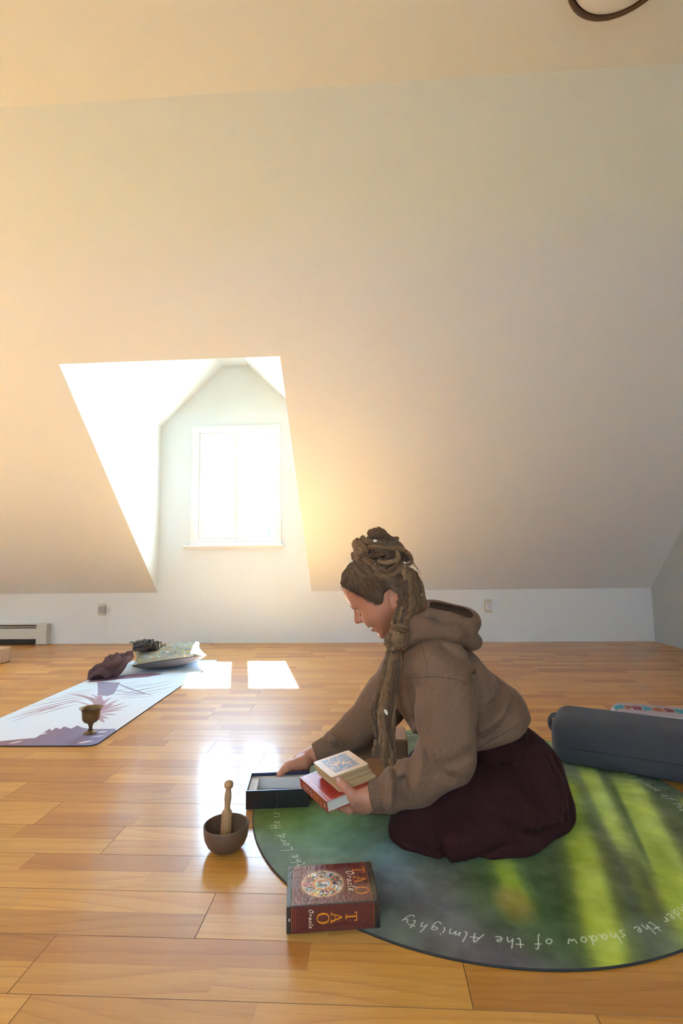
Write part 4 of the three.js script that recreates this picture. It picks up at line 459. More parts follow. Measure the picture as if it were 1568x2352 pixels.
function headField(u, v, w) {
  const aw = abs(w), d2 = skull(u, v);
  const jaw = sstep(0.02, -0.06, v), W = lerp(0.0735, 0.056, jaw) * lerp(1, 0.93, sstep(0.02, 0.1, u));
  let d = d2 > 0 ? hypot(d2, max(aw - 0.004, 0)) : (aw - inflate(d2, 0.062, W)) * 0.62;
  if (d > 0.06) return d;
  d = smin(d, ell(u, v, aw, [0.066, 0.004, 0.038], [0.030, 0.026, 0.020]), 0.022);         // cheek
  d = smax(d, -ell(u, v, aw, [0.112, 0.036, 0.033], [0.020, 0.013, 0.017]), 0.016);        // eye socket
  d = smin(d, ell(u, v, aw, [0.0815, 0.034, 0.0315], [0.0145, 0.0128, 0.0165]), 0.005);      // closed lid over the eyeball
  d = smin(d, ell(u, v, aw, [0.0975, 0.056, 0.024], [0.008, 0.007, 0.022]), 0.018);         // brow
  let nose = cap(u, v, aw, [0.103, 0.047, 0], [0.1195, 0.0165, 0], 0.0062, 0.0088); nose = smin(nose, ell(u, v, aw, [0.1185, 0.0130, 0], [0.0108, 0.0092, 0.0098]), 0.006); nose = smin(nose, ell(u, v, aw, [0.1045, 0.0085, 0.0105], [0.0110, 0.0080, 0.0066]), 0.006);
  nose = smin(nose, cap(u, v, aw, [0.096, 0.042, 0], [0.100, 0.012, 0], 0.008, 0.012), 0.008); nose = smax(nose, -ell(u, v, aw, [0.1085, 0.0005, 0.0062], [0.0075, 0.0032, 0.0036]), 0.003); d = smin(d, nose, 0.008);
  d = smin(d, ell(u, v, aw, [0.0955, -0.0175, 0], [0.0095, 0.0058, 0.0245]), 0.006); d = smin(d, ell(u, v, aw, [0.0905, -0.0345, 0], [0.0090, 0.0070, 0.0215]), 0.006);       // lips
  d = smax(d, -ell(u, v, aw, [0.100, -0.0258, 0], [0.014, 0.0026, 0.024]), 0.004); d = smax(d, -cap(u, v, aw, [0.093, 0.004, 0.023], [0.078, -0.028, 0.034], 0.0025, 0.0025), 0.012);      // mouth line, smile fold
  d = smin(d, ell(u, v, aw, [0.078, -0.061, 0], [0.0125, 0.0115, 0.019]), 0.012);             // chin
  // ear
  const eu = u + 0.0305, ev = v - 0.0105, ca = 0.819, sa = 0.574, a = eu * ca + ev * sa, b = -eu * sa + ev * ca, ew = aw - 0.0735 - 0.10 * max(-a, 0);   // b runs from lobe to tip
  let ear = ell(a, b, ew, [0, 0.001, 0], [0.0185, 0.0305, 0.0080]); ear = smax(ear, -ell(a, b, ew, [0.003, 0.004, 0.008], [0.0125, 0.0225, 0.0105]), 0.003); ear = smin(ear, cap(a, b, ew, [-0.003, 0.012, 0.001], [-0.006, -0.008, 0.001], 0.0032, 0.003), 0.003); ear = smin(ear, ell(a, b, ew, [0.008, -0.004, -0.001], [0.005, 0.006, 0.005]), 0.004); ear = smin(ear, ell(a, b, ew, [0.004, -0.024, 0], [0.0085, 0.0085, 0.0045]), 0.004);
  return smin(d, ear, 0.005); }
const onHead = (u, v, w, lift = 0.0003) => { const e = 0.0006; for (let i = 0; i < 12; i++) { const d = headField(u, v, w) - lift; if (abs(d) < 1e-4) break; const gu = headField(u + e, v, w) - headField(u - e, v, w), gv = headField(u, v + e, w) - headField(u, v - e, w), gw = headField(u, v, w + e) - headField(u, v, w - e), l = hypot(gu, gv, gw) || 1; u -= gu / l * d; v -= gv / l * d; w -= gw / l * d; } return fromHead(u, v, w); };
const neckTop = fromHead(-0.022, -0.035, 0), neckLow = [0.1696, 0.4615, 3.1];
const bodyHead = (x, y, z) => { const q = toHead(x, y, z); return smin(headField(q[0], q[1], q[2]), cap(x, y, z, neckTop, neckLow, 0.054, 0.062), 0.02); };

// ---- arms and hands (the same bones carry the sleeves)
const SN = [0.1843, 0.4045, 3.235], EN = [0.1791, 0.2208, 3.325], WN = [0.0003, 0.1311, 3.338], SF = [0.1116, 0.3488, 2.965], EF = [-0.062, 0.1464, 2.915], WF = [-0.1909, 0.0857, 2.945];
const fingerSet = (list) => (x, y, z) => { let d = 9; for (const [k, ...pts] of list) d = smin(d, chain(x, y, z, pts, 0.004), k); return d; };
const r4 = (p, r) => [...p, r];
const handNear = fingerSet([[0.012, r4(WN, 0.026), r4([-0.0202, 0.1256, 3.34], 0.027), r4([-0.0419, 0.1183, 3.338], 0.025)], [0.016, r4([-0.025, 0.1046, 3.325], 0.024), r4([-0.0506, 0.0943, 3.312], 0.019)],
  [0.012, r4([-0.0242, 0.1348, 3.352], 0.019), r4([-0.0516, 0.1368, 3.362], 0.0165), r4([-0.0577, 0.1445, 3.366], 0.0135), r4([-0.0713, 0.1604, 3.366], 0.0112), r4([-0.0877, 0.1694, 3.356], 0.0108), r4([-0.0934, 0.1714, 3.351], 0.0090)],
  [0.006, r4([-0.0446, 0.1004, 3.33], 0.0135), r4([-0.0659, 0.0976, 3.338], 0.0115), r4([-0.085, 0.0976, 3.325], 0.0100), r4([-0.1084, 0.0965, 3.29], 0.0088)], [0.004, r4([-0.0474, 0.0935, 3.31], 0.0130), r4([-0.0719, 0.0878, 3.305], 0.0110), r4([-0.1006, 0.0847, 3.275], 0.0098), r4([-0.1216, 0.0833, 3.24], 0.0085)],
  [0.004, r4([-0.0458, 0.0888, 3.29], 0.0125), r4([-0.0709, 0.084, 3.28], 0.0105), r4([-0.0957, 0.0803, 3.245], 0.0092), r4([-0.1129, 0.0816, 3.215], 0.0082)], [0.004, r4([-0.0395, 0.0852, 3.272], 0.0115), r4([-0.0605, 0.0809, 3.258], 0.0095), r4([-0.0778, 0.0804, 3.232], 0.0085), r4([-0.0894, 0.0828, 3.212], 0.0076)]]);
const handFar = fingerSet([[0.012, r4(WF, 0.026), r4([-0.2181, 0.0769, 2.955], 0.026), r4([-0.2394, 0.071, 2.965], 0.024)], [0.014, r4([-0.2199, 0.0745, 2.985], 0.020), r4([-0.2443, 0.0696, 2.99], 0.016)],
  [0.010, r4([-0.2269, 0.0785, 2.985], 0.018), r4([-0.2614, 0.0751, 3.005], 0.0135), r4([-0.2795, 0.0658, 3.012], 0.0112), r4([-0.2946, 0.0488, 3.012], 0.0102), r4([-0.2987, 0.0422, 3.012], 0.0088)],
  [0.006, r4([-0.2553, 0.0694, 2.972], 0.0130), r4([-0.2773, 0.0623, 2.975], 0.0112), r4([-0.2914, 0.0462, 2.975], 0.0098), r4([-0.2902, 0.0331, 2.982], 0.0084)], [0.004, r4([-0.2466, 0.0565, 2.955], 0.0125), r4([-0.26, 0.0434, 2.96], 0.0110), r4([-0.2673, 0.0278, 2.968], 0.0096), r4([-0.2657, 0.0172, 2.978], 0.0082)],
  [0.004, r4([-0.2324, 0.0525, 2.955], 0.0120), r4([-0.24, 0.0364, 2.962], 0.0104), r4([-0.2431, 0.0222, 2.97], 0.0092), r4([-0.2407, 0.0122, 2.978], 0.0080)], [0.004, r4([-0.2169, 0.05, 2.955], 0.0110), r4([-0.2189, 0.0352, 2.962], 0.0094), r4([-0.2196, 0.0229, 2.968], 0.0082), r4([-0.2175, 0.0148, 2.974], 0.0074)]]);
const armCore = (x, y, z) => { let d = chain(x, y, z, [r4(SN, 0.05), r4(EN, 0.042), r4(WN, 0.027)], 0.03); d = smin(d, chain(x, y, z, [r4(SF, 0.05), r4(EF, 0.042), r4(WF, 0.027)], 0.03), 0.02); d = smin(d, cap(x, y, z, SN, SF, 0.05, 0.05), 0.06); return smin(d, cap(x, y, z, neckLow, [0.296, 0.1938, 3.09], 0.075, 0.10), 0.05); };
{
  const span = (p, r) => [p.map((v) => v - r), p.map((v) => v + r)];
  const [h0, h1] = span(fromHead(0.01, 0.035, 0), 0.165), gs = [netMesh(bodyHead, h0, h1, 0.0028)];
  const hn = [-0.0541, 0.1079, 3.3], hf = [-0.2458, 0.0619, 2.98]; gs.push(netMesh((x, y, z) => smin(handNear(x, y, z), cap(x, y, z, WN, EN, 0.026, 0.036), 0.01), [hn[0] - 0.08, hn[1] - 0.09, hn[2] - 0.12], [hn[0] + 0.085, hn[1] + 0.08, hn[2] + 0.09], 0.0026));
  gs.push(netMesh((x, y, z) => smin(handFar(x, y, z), cap(x, y, z, WF, EF, 0.026, 0.036), 0.01), [hf[0] - 0.09, hf[1] - 0.085, hf[2] - 0.07], [hf[0] + 0.085, hf[1] + 0.075, hf[2] + 0.08], 0.0026));
  gs.push(netMesh(armCore, [-0.20, 0.06, 2.80], [0.45, 0.58, 3.45], 0.012));
  const body = part('body', merge(gs), skin, person);
  const nail = std({ color: col(0.62, 0.34, 0.25), roughness: 0.25 }), lash = std({ color: col(0.05, 0.03, 0.02), roughness: 0.9 }), lipM = std({ color: col(0.40, 0.12, 0.10), roughness: 0.4 });
  for (const s of [1, -1]) part('eyelashes', tube([[0.0955, 0.0285, 0.021], [0.0965, 0.0255, 0.029], [0.0930, 0.0245, 0.036], [0.0870, 0.0255, 0.042], [0.0800, 0.0290, 0.048]].map(([u, v, w]) => onHead(u, v, w * s)), (t) => 0.0007 + 0.0011 * sin(PI * t), 18, 6), lash, body);
  part('eyebrow', tube([[0.1060, 0.0545, 0.014], [0.1045, 0.0585, 0.026], [0.0975, 0.0600, 0.038], [0.0885, 0.0560, 0.048]].map(([u, v, w]) => onHead(u, v, w, 0.0)), (t) => 0.0005 + 0.0010 * sin(PI * t), 24, 6), std({ color: col(0.20, 0.10, 0.055), roughness: 0.9 }), body);
  part('teeth', new THREE.SphereGeometry(1, 20, 12).scale(0.006, 0.0032, 0.016).applyMatrix4(basis(V3(fromHead(0.0885, -0.0245, 0)), V3(HF), V3(HU), V3(HW))), std({ color: col(0.75, 0.72, 0.66), roughness: 0.25 }), body);
  part('lower_lip', tube([[0.0955, -0.0330, -0.014], [0.0985, -0.0335, -0.006], [0.0985, -0.0335, 0.006], [0.0955, -0.0330, 0.014], [0.0885, -0.0310, 0.021]].map((q) => onHead(q[0], q[1], q[2], -0.0006)), (t) => 0.0010 + 0.0022 * sin(PI * t), 20, 8), lipM, body);
  part('thumbnail', new THREE.SphereGeometry(1, 14, 8).scale(0.0065, 0.0022, 0.0058).applyMatrix4(basis(V3([-0.0882, 0.1777, 3.364]), V3([-0.7, 0.62, -0.35]), V3([0.35, 0.72, 0.6]), new THREE.Vector3().crossVectors(V3([-0.7, 0.62, -0.35]), V3([0.35, 0.72, 0.6])))), nail, body);
  part('ear_stud', new THREE.SphereGeometry(0.0062, 16, 12).translate(...fromHead(-0.0175, -0.0165, 0.0800)), std({ color: col(0.02, 0.022, 0.026), roughness: 0.35 }), person);
}
// ---- trousers
// soft creases and ridges drawn on the side that faces the room
const grooves = (x, y, z, list) => { const k = sstep(3.08, 3.17, z); if (k <= 0) return 0; let s = 0; for (const [dep, w, pts] of list) { let m = 9; for (let i = 0; i + 1 < pts.length; i++) { const ex = pts[i + 1][0] - pts[i][0], ey = pts[i + 1][1] - pts[i][1], px = x - pts[i][0], py = y - pts[i][1], t = clamp((px * ex + py * ey) / (ex * ex + ey * ey), 0, 1), q = hypot(px - ex * t, py - ey * t) + (i === 0 ? 0.012 * max(0, 0.25 - t) : 0); if (q < m) m = q; } if (m < 3 * w) s += 1.7 * dep * exp(-m * m / (w * w)); } return s * k; };
const PG = [[0.009, 0.012, [[0.2535, 0.1704, 3.27], [0.325, 0.1571, 3.27], [0.3806, 0.1662, 3.27], [0.4372, 0.1988, 3.27], [0.4629, 0.2291, 3.27]]], [0.009, 0.011, [[0.3366, 0.1629, 3.29], [0.3736, 0.1422, 3.29], [0.3989, 0.109, 3.29], [0.4115, 0.0801, 3.29]]], [-0.007, 0.018, [[0.3266, 0.0801, 3.25], [0.3814, 0.0615, 3.25], [0.4366, 0.0601, 3.25], [0.4761, 0.0787, 3.25]]], [0.006, 0.012, [[0.3319, 0.0646, 3.27], [0.3855, 0.0412, 3.27], [0.4456, 0.0483, 3.27]]], [0.01, 0.007, [[0.1467, 0.0546, 3.4], [0.1536, 0.0215, 3.4], [0.1784, -0.012, 3.4]]], [0.007, 0.009, [[0.1853, 0.0094, 3.38], [0.2408, 0.0085, 3.38], [0.3019, 0.0278, 3.38]]], [0.005, 0.006, [[0.4867, 0.1724, 3.18], [0.5066, 0.11, 3.18], [0.5051, 0.0425, 3.18]]], [0.005, 0.006, [[0.4617, 0.1793, 3.2], [0.4814, 0.1178, 3.2], [0.4801, 0.0511, 3.2]]], [0.004, 0.016, [[0.1054, 0.0738, 3.33], [0.1591, 0.0867, 3.33], [0.2236, 0.111, 3.33]]], [-0.004, 0.02, [[0.1472, 0.0491, 3.33], [0.2326, 0.0705, 3.33], [0.2965, 0.0886, 3.33]]], [0.004, 0.012, [[0.0715, 0.0277, 3.34], [0.124, 0.0185, 3.34], [0.1654, -0.0007, 3.34]]]];
const HG = [[0.008, 0.012, [[0.2638, 0.4016, 3.28], [0.2791, 0.3641, 3.28], [0.2821, 0.3257, 3.28], [0.2685, 0.2929, 3.28]]], [-0.006, 0.014, [[0.3003, 0.4226, 3.24], [0.3249, 0.377, 3.24], [0.329, 0.3375, 3.24]]], [0.009, 0.012, [[0.2767, 0.2924, 3.24], [0.3261, 0.3228, 3.24], [0.3619, 0.3567, 3.24]]], [-0.007, 0.013, [[0.278, 0.2666, 3.24], [0.3366, 0.3027, 3.24], [0.3725, 0.3387, 3.24]]], [0.008, 0.011, [[0.2811, 0.2344, 3.23], [0.3378, 0.2728, 3.23], [0.3788, 0.3158, 3.23]]], [0.005, 0.01, [[0.3523, 0.3796, 3.2], [0.3719, 0.3448, 3.2], [0.3907, 0.3193, 3.2]]], [0.008, 0.011, [[0.1254, 0.2496, 3.39], [0.1449, 0.2151, 3.39], [0.183, 0.1928, 3.39]]], [0.008, 0.011, [[0.1091, 0.2575, 3.39], [0.0904, 0.2146, 3.39], [0.0741, 0.1799, 3.39]]], [-0.006, 0.012, [[0.1161, 0.2482, 3.4], [0.1048, 0.2087, 3.4], [0.0895, 0.1724, 3.4]]], [0.004, 0.013, [[0.1076, 0.3933, 3.38], [0.1162, 0.3268, 3.38], [0.1228, 0.2662, 3.38]]], [0.004, 0.012, [[0.1529, 0.4059, 3.39], [0.1446, 0.3399, 3.39], [0.139, 0.2897, 3.39]]], [-0.004, 0.014, [[0.2224, 0.391, 3.37], [0.2308, 0.3346, 3.37], [0.2243, 0.2736, 3.37]]], [0.006, 0.008, [[0.0496, 0.1915, 3.39], [0.0582, 0.16, 3.39], [0.0481, 0.1266, 3.39]]], [-0.004, 0.009, [[0.0342, 0.1953, 3.39], [0.0386, 0.1598, 3.39], [0.0316, 0.1234, 3.39]]], [0.007, 0.008, [[0.0681, 0.1877, 3.39], [0.0737, 0.1651, 3.39], [0.0668, 0.1356, 3.39]]], [0.006, 0.012, [[0.0748, 0.407, 3.3], [0.0842, 0.336, 3.3], [0.0956, 0.2604, 3.3]]], [0.006, 0.012, [[0.1568, 0.2244, 3.38], [0.188, 0.2316, 3.38], [0.2244, 0.2419, 3.38]]], [0.006, 0.012, [[0.1863, 0.4773, 3.22], [0.2211, 0.4538, 3.22], [0.2617, 0.4362, 3.22]]]];
const KN = [0.1174, 0.0392, 3.285], HN = [0.3997, 0.0798, 3.17], MZ = 3.075, mir = (p) => [p[0], p[1], 2 * MZ - p[2]], farKnee = [0.1758, 0.0266, 2.93];
const wav = (x, y, z, s) => noise3(x * s, y * s, z * s) - 0.5;
function trousers(x, y, z) {
  let d = ell(x, y, z, [0.3736, 0.0667, 3.06], [0.146, 0.135, 0.185]);
  d = smin(d, ell(x, y, z, [0.3849, 0.026, 3.115], [0.150, 0.125, 0.155]), 0.05);
  d = smin(d, cap(x, y, z, [0.3828, 0.1052, 3.08], [0.2902, 0.2061, 3.09], 0.132, 0.115), 0.05);
  d = smin(d, cap(x, y, z, HN, KN, 0.118, 0.076), 0.05);
  d = smin(d, cap(x, y, z, mir(HN), farKnee, 0.110, 0.075), 0.05);
  d = smin(d, chain(x, y, z, [r4([0.11, 0.0258, 3.29], 0.072), r4([0.1799, 0.0086, 3.315], 0.074), r4([0.3133, 0.0042, 3.29], 0.078)], 0.04), 0.03);
  d = smin(d, cap(x, y, z, farKnee, [0.25, 0.06, 3.05], 0.07, 0.06), 0.04);
  d = smin(d, ell(x, y, z, [0.1933, -0.0133, 3.37], [0.085, 0.030, 0.048]), 0.03);               // loose hem on the mat
  d = smin(d, chain(x, y, z, [r4([0.2762, -0.0025, 3.31], 0.055), r4([0.3636, 0.0101, 3.265], 0.070), r4([0.4428, 0.0183, 3.19], 0.075)], 0.03), 0.05);                // shin under the thigh
  if (d > 0.05) return d;
  // folds from the hip towards the knee, the crease at the groin
  d += grooves(x, y, z, PG);
  d -= 0.012 * wav(x, y, z, 14) + 0.004 * sin(x * 95 + y * 60 + 6 * wav(x, y, z, 8)) * sstep(0.45, 0.60, x) + 0.003 * wav(x, y, z, 40);
  return smax(d, 0.0052 - y, 0.012); }
part('trousers', netMesh(trousers, [-0.10, 0.0, 2.70], [0.72, 0.50, 3.52], 0.0085), jersey, person);
// ---- hoodie
const TB = [0.2987, 0.1963, 3.09], TC = [0.2054, 0.3304, 3.09], TN = [0.1688, 0.4335, 3.1];
const hemA = [0.2675, 0.1994, 3.245], hemB = [0.437, 0.2525, 3.12], hemO = hemA, hemL = hypot(hemB[0] - hemA[0], hemB[1] - hemA[1]), hemN = [(hemB[1] - hemA[1]) / hemL, -(hemB[0] - hemA[0]) / hemL];
function hoodie(x, y, z) {
  const zz = 3.09 + (z - 3.09) * 0.80;
  let d = chain(x, y, zz, [r4(TB, 0.128), r4(TC, 0.132), r4(TN, 0.092)], 0.05);
  d = smin(d, cap(x, y, z, SN, SF, 0.074, 0.074), 0.06);
  d = smin(d, ell(x, y, z, [0.3192, 0.2585, 3.1], [0.128, 0.105, 0.165]), 0.05);                 // blouse over the waistband
  d = smax(d, (x - hemO[0]) * hemN[0] + (y - hemO[1]) * hemN[1] - 0.006 - 0.004 * sin(x * 22 + z * 9), 0.022);
  let a = chain(x, y, z, [r4(SN, 0.078), r4([0.1848, 0.3146, 3.3], 0.071), r4(EN, 0.066)], 0.05); a = smin(a, chain(x, y, z, [r4(EN, 0.064), r4([0.1089, 0.1721, 3.345], 0.053), r4([0.0508, 0.1461, 3.343], 0.046)], 0.03), 0.04);
  a = smin(a, chain(x, y, z, [r4([0.0364, 0.1815, 3.35], 0.010), r4([0.0464, 0.1775, 3.385], 0.013), r4([0.0423, 0.143, 3.392], 0.012), r4([0.0387, 0.1089, 3.36], 0.008)], 0.01), 0.016);       // roll above the cuff
  a = smax(a, -chain(x, y, z, [r4([0.0564, 0.1817, 3.395], 0.003), r4([0.0533, 0.1553, 3.402], 0.007), r4([0.0482, 0.1305, 3.39], 0.004)], 0.01), 0.016);
  let b = chain(x, y, z, [r4(SF, 0.080), r4([0.0329, 0.2467, 2.94], 0.068), r4(EF, 0.053), r4([-0.1248, 0.1137, 2.93], 0.046)], 0.04);
  b = smin(b, chain(x, y, z, [r4([-0.1483, 0.1526, 2.97], 0.008), r4([-0.1291, 0.1442, 2.985], 0.014), r4([-0.1022, 0.125, 2.975], 0.008)], 0.01), 0.02);
  d = smin(d, b, 0.035); d = smin(d, a, lerp(0.012, 0.05, sstep(SN[1] - 0.05, SN[1] + 0.03, y)));
  if (d > 0.05) return d;
  // folds: armpit, back, elbow
  d += grooves(x, y, z, HG);
  d -= 0.008 * wav(x, y, z, 13) + 0.004 * wav(x, y, z, 31);
  return d; }
const cuff = (a, b, r0, r1) => part('cuff', tube([a, [0, 1, 2].map((i) => lerp(a[i], b[i], 0.5)), b], (t, an) => lerp(r0, r1, t) * (1 + 0.022 * cos(an * 30)) * (1 - 0.05 * Math.pow(2 * t - 1, 4)), 14, 120, true), fleece, person);
cuff([0.0401, 0.1415, 3.342], [-0.0083, 0.1284, 3.339], 0.0385, 0.0345); cuff([-0.1375, 0.1081, 2.934], [-0.191, 0.0867, 2.944], 0.0390, 0.0335);
const nF = fromHead(-0.02, -0.045, 0);
part('hoodie', netMesh((x, y, z) => smax(hoodie(x, y, z), -cap(x, y, z, nF, [0.124, 0.4464, 3.1], 0.060, 0.050), 0.012), [-0.24, 0.06, 2.78], [0.56, 0.62, 3.48], 0.0085), fleece, person);
// hood lying on the back: a thick walled pouch
{
  const HC = [0.2276, 0.5379, 3.1], h0 = [0.1602, 0.5823, 3.1], h1 = [0.3078, 0.5476, 3.1], hl = hypot(h1[0] - h0[0], h1[1] - h0[1]), pn = [-(h1[1] - h0[1]) / hl, (h1[0] - h0[0]) / hl];
  const hood = (x, y, z) => { const cx = x - HC[0], cy = y - HC[1], a = -0.22, xr = cx * cos(a) + cy * sin(a), yr = -cx * sin(a) + cy * cos(a);
    const out = ell(xr, yr, z - 3.10, [0, 0, 0], [0.098, 0.062, 0.118]); let d = max(out, -(out + 0.016));
    d = smax(d, (x - h0[0]) * pn[0] + (y - h0[1]) * pn[1] + (z - 3.10) * 0.16 - 0.004 - 0.005 * sin(x * 30 + z * 20), 0.005);
    d = smin(d, chain(x, y, z, [r4([0.0878, 0.444, 3.16], 0.012), r4([0.1043, 0.492, 3.205], 0.018), r4([0.156, 0.5171, 3.235], 0.021), r4([0.222, 0.5037, 3.225], 0.022), r4([0.2806, 0.4751, 3.16], 0.020), r4([0.3059, 0.4631, 3.08], 0.018), r4([0.2754, 0.473, 2.97], 0.024), r4([0.1507, 0.4793, 2.96], 0.022), r4([0.0693, 0.447, 3.02], 0.016)], 0.03), 0.020);
    d = smin(d, chain(x, y, z, [r4([0.1614, 0.5643, 3.2], 0.008), r4([0.1237, 0.5374, 3.205], 0.012), r4([0.0963, 0.4897, 3.18], 0.013), r4([0.0715, 0.4177, 3.15], 0.012)], 0.02), 0.03);
    d = smax(d, -cap(x, y, z, nF, [0.1441, 0.4718, 3.1], 0.056, 0.050), 0.012);
    return d - 0.004 * wav(x, y, z, 22); };
  part('hood', netMesh(hood, [0.03, 0.40, 2.90], [0.36, 0.62, 3.30], 0.0050), fleece, person);
  const seam = (pts, r = 0.0013) => part('seam', tube(pts, () => r, 30, 5), fleeceDark, person);
  // seams laid on the surface of the cloth
  const onto = (p) => { let [x, y, z] = p; for (let i = 0; i < 40; i++) { const d = hoodie(x, y, z); if (abs(d) < 2e-4) break; z -= -d * 0.7; } return [x, y, z]; };
  const drop = (p) => { const q = [p[0], p[1], 3.52]; for (let i = 0; i < 60; i++) { const d = hoodie(...q); if (d < 6e-4) break; q[2] -= d * 0.8; q[0] = lerp(p[0], p[0], 1); } return q; };
  const curve = (pts, n) => new THREE.CatmullRomCurve3(pts.map(V3)).getPoints(n).map((p) => drop([p.x, p.y, p.z]));
  seam(curve([[0.091, 0.3824, 3.33], [0.1147, 0.4028, 3.34], [0.141, 0.4113, 3.34], [0.1833, 0.4124, 3.34], [0.2176, 0.406, 3.34], [0.2415, 0.391, 3.33]], 36), 0.0011);
  seam(curve([[0.1311, 0.5025, 3.28], [0.1341, 0.4787, 3.3], [0.1378, 0.4492, 3.32], [0.14, 0.4135, 3.34]], 24), 0.0007);
  seam(curve([[0.2705, 0.2166, 3.25], [0.2995, 0.2344, 3.25], [0.3368, 0.2558, 3.24], [0.3887, 0.2756, 3.2]], 24), 0.0009);
}
// ---- hair: the scalp, the heap of looped dreadlocks on the crown, the fall tied at the shoulder
const lockTex = dataTex(256, 256, (x, y) => { const k = 0.50 + 0.45 * wrapN(x / 26, y / 4, 9.846, 64) + 0.25 * wrapN(x / 9, y / 9, 28.44, 28.44) - 0.12; return [k, k * 0.97, k * 0.93]; }, { srgb: true, repeat: [18, 1] });
const lockBump = dataTex(256, 256, (x, y) => 0.5 * wrapN(x / 24, y / 5, 10.667, 51.2) + 0.5 * wrapN(x / 16, y / 32, 16, 8), { repeat: [18, 1] });
const locks = [[0.255, 0.136, 0.062], [0.350, 0.196, 0.090], [0.160, 0.084, 0.040], [0.450, 0.268, 0.130]].map((c) => std({ color: col(...c), roughness: 0.85, map: lockTex, bumpMap: lockBump, bumpScale: 0.0028, sheen: 0.6, sheenRoughness: 0.4, sheenColor: col(0.7, 0.55, 0.4) }));
{
  const region = poly2([[0.112, 0.136], [0.0965, 0.1275], [0.076, 0.1095], [0.060, 0.086], [0.0475, 0.066], [0.036, 0.044], [0.0255, 0.026], [0.012, 0.019], [0.002, 0.024], [-0.012, 0.040], [-0.034, 0.042], [-0.042, 0.020], [-0.036, -0.020], [-0.050, -0.075], [-0.14, -0.075], [-0.14, 0.26], [0.12, 0.26]]);
  const mound = [[0.0234, 0.7438, 3.1], [0.0458, 0.7329, 3.1]];
  const cap3 = (x, y, z) => { const [u, v, w] = toHead(x, y, z); if (hypot(u - 0.0, v - 0.06, w) > 0.24) return 0.1; let d = headField(u, v, abs(w) < 0.06 ? w : w * 0.97) - 0.0055 - 0.004 * (noise3(u * 60, v * 60, w * 60) - 0.4); d = smax(d, region(u, v), 0.012);
    d = smin(d, ell(x, y, z, mound[0], [0.050, 0.050, 0.050]) - 0.012 * (noise3(x * 50, y * 50, z * 50) - 0.5), 0.02); return smin(d, ell(x, y, z, mound[1], [0.062, 0.048, 0.060]), 0.02); };
  const o = fromHead(-0.01, 0.08, 0);
  const hair = part('hair', netMesh(cap3, [o[0] - 0.17, o[1] - 0.17, o[2] - 0.13], [o[0] + 0.17, o[1] + 0.18, o[2] + 0.13], 0.0036), std({ color: col(0.120, 0.070, 0.040), roughness: 0.9, map: heather, bumpMap: lockBump, bumpScale: 0.004, sheen: 0.6, sheenRoughness: 0.4, sheenColor: col(0.7, 0.6, 0.5) }), person);
  const r = rng(41); let k = 0;
  const lock = (pts, rad, taper = 0.5, mat) => { const s = r() * 20, n = max(16, pts.length * 9), end = 1 - taper; part('dreadlock', tube(pts, (t, a, i) => rad * (1 - (1 - end) * sstep(0.55, 1, t)) * (0.80 + 0.42 * noise2(t * n * 0.45 + s, 1.5 + cos(a)) + 0.22 * (noise2(t * n * 1.1 + s, cos(a) * 2 + 5) - 0.5)) * sstep(-0.02, 0.05, t) * sstep(1.03, 0.94, t), n * 2, 9), mat ?? locks[floor(r() * 4)], person); };
  // loops on the crown
  lock([[-0.0192, 0.6965, 3.165], [-0.0052, 0.6788, 3.178], [0.0105, 0.6696, 3.184], [0.0314, 0.6642, 3.186], [0.0507, 0.6643, 3.186], [0.0685, 0.6713, 3.182], [0.0834, 0.6847, 3.172], [0.0906, 0.6969, 3.16], [0.0872, 0.7059, 3.145]], 0.0088, 0.2, locks[1]);
  lock([[-0.0095, 0.7459, 3.15], [0.005, 0.7495, 3.16], [0.0264, 0.7467, 3.166], [0.0496, 0.7434, 3.164], [0.0695, 0.7437, 3.158], [0.0915, 0.7409, 3.148], [0.11, 0.7301, 3.136], [0.1211, 0.7156, 3.128], [0.1225, 0.7047, 3.125], [0.1135, 0.6966, 3.126], [0.0988, 0.6982, 3.13]], 0.0080, 0.3, locks[1]);
  lock([[-0.0371, 0.721, 3.15], [-0.0187, 0.724, 3.165], [0.0045, 0.7225, 3.174], [0.0258, 0.7257, 3.174], [0.0457, 0.7327, 3.168], [0.064, 0.7369, 3.158]], 0.0075, 0.3, locks[2]);
  lock([[0.0202, 0.7106, 3.172], [0.0359, 0.7036, 3.18], [0.057, 0.7041, 3.18], [0.0752, 0.7109, 3.172], [0.0802, 0.7201, 3.165], [0.0773, 0.7337, 3.158], [0.0704, 0.7419, 3.156]], 0.0078, 0.3, locks[3]);
  lock([[-0.017, 0.7205, 3.168], [-0.0011, 0.7096, 3.178], [0.018, 0.6961, 3.184], [0.0318, 0.6837, 3.186], [0.0457, 0.6774, 3.186], [0.0636, 0.6882, 3.182], [0.0813, 0.7041, 3.17], [0.0865, 0.7139, 3.16]], 0.0072, 0.3, locks[0]);
  lock([[-0.0245, 0.6984, 3.168], [-0.0139, 0.6859, 3.176], [-0.0071, 0.6735, 3.178], [0.0104, 0.6645, 3.176]], 0.0070, 0.4, locks[2]);
  lock([[-0.0278, 0.7145, 3.165], [-0.0065, 0.7043, 3.176], [0.0108, 0.6857, 3.182], [0.0246, 0.6733, 3.184], [0.0421, 0.6722, 3.184]], 0.0070, 0.3, locks[1]);
  lock([[-0.0264, 0.7805, 3.135], [-0.0164, 0.7716, 3.145], [-0.0019, 0.7648, 3.15], [0.0161, 0.7623, 3.152], [0.0378, 0.7597, 3.15]], 0.0085, 0.3, locks[1]);
  lock([[0.0614, 0.7653, 3.125], [0.0747, 0.7587, 3.13], [0.0893, 0.7516, 3.128], [0.0939, 0.7489, 3.125]], 0.0080, 0.1, locks[0]);
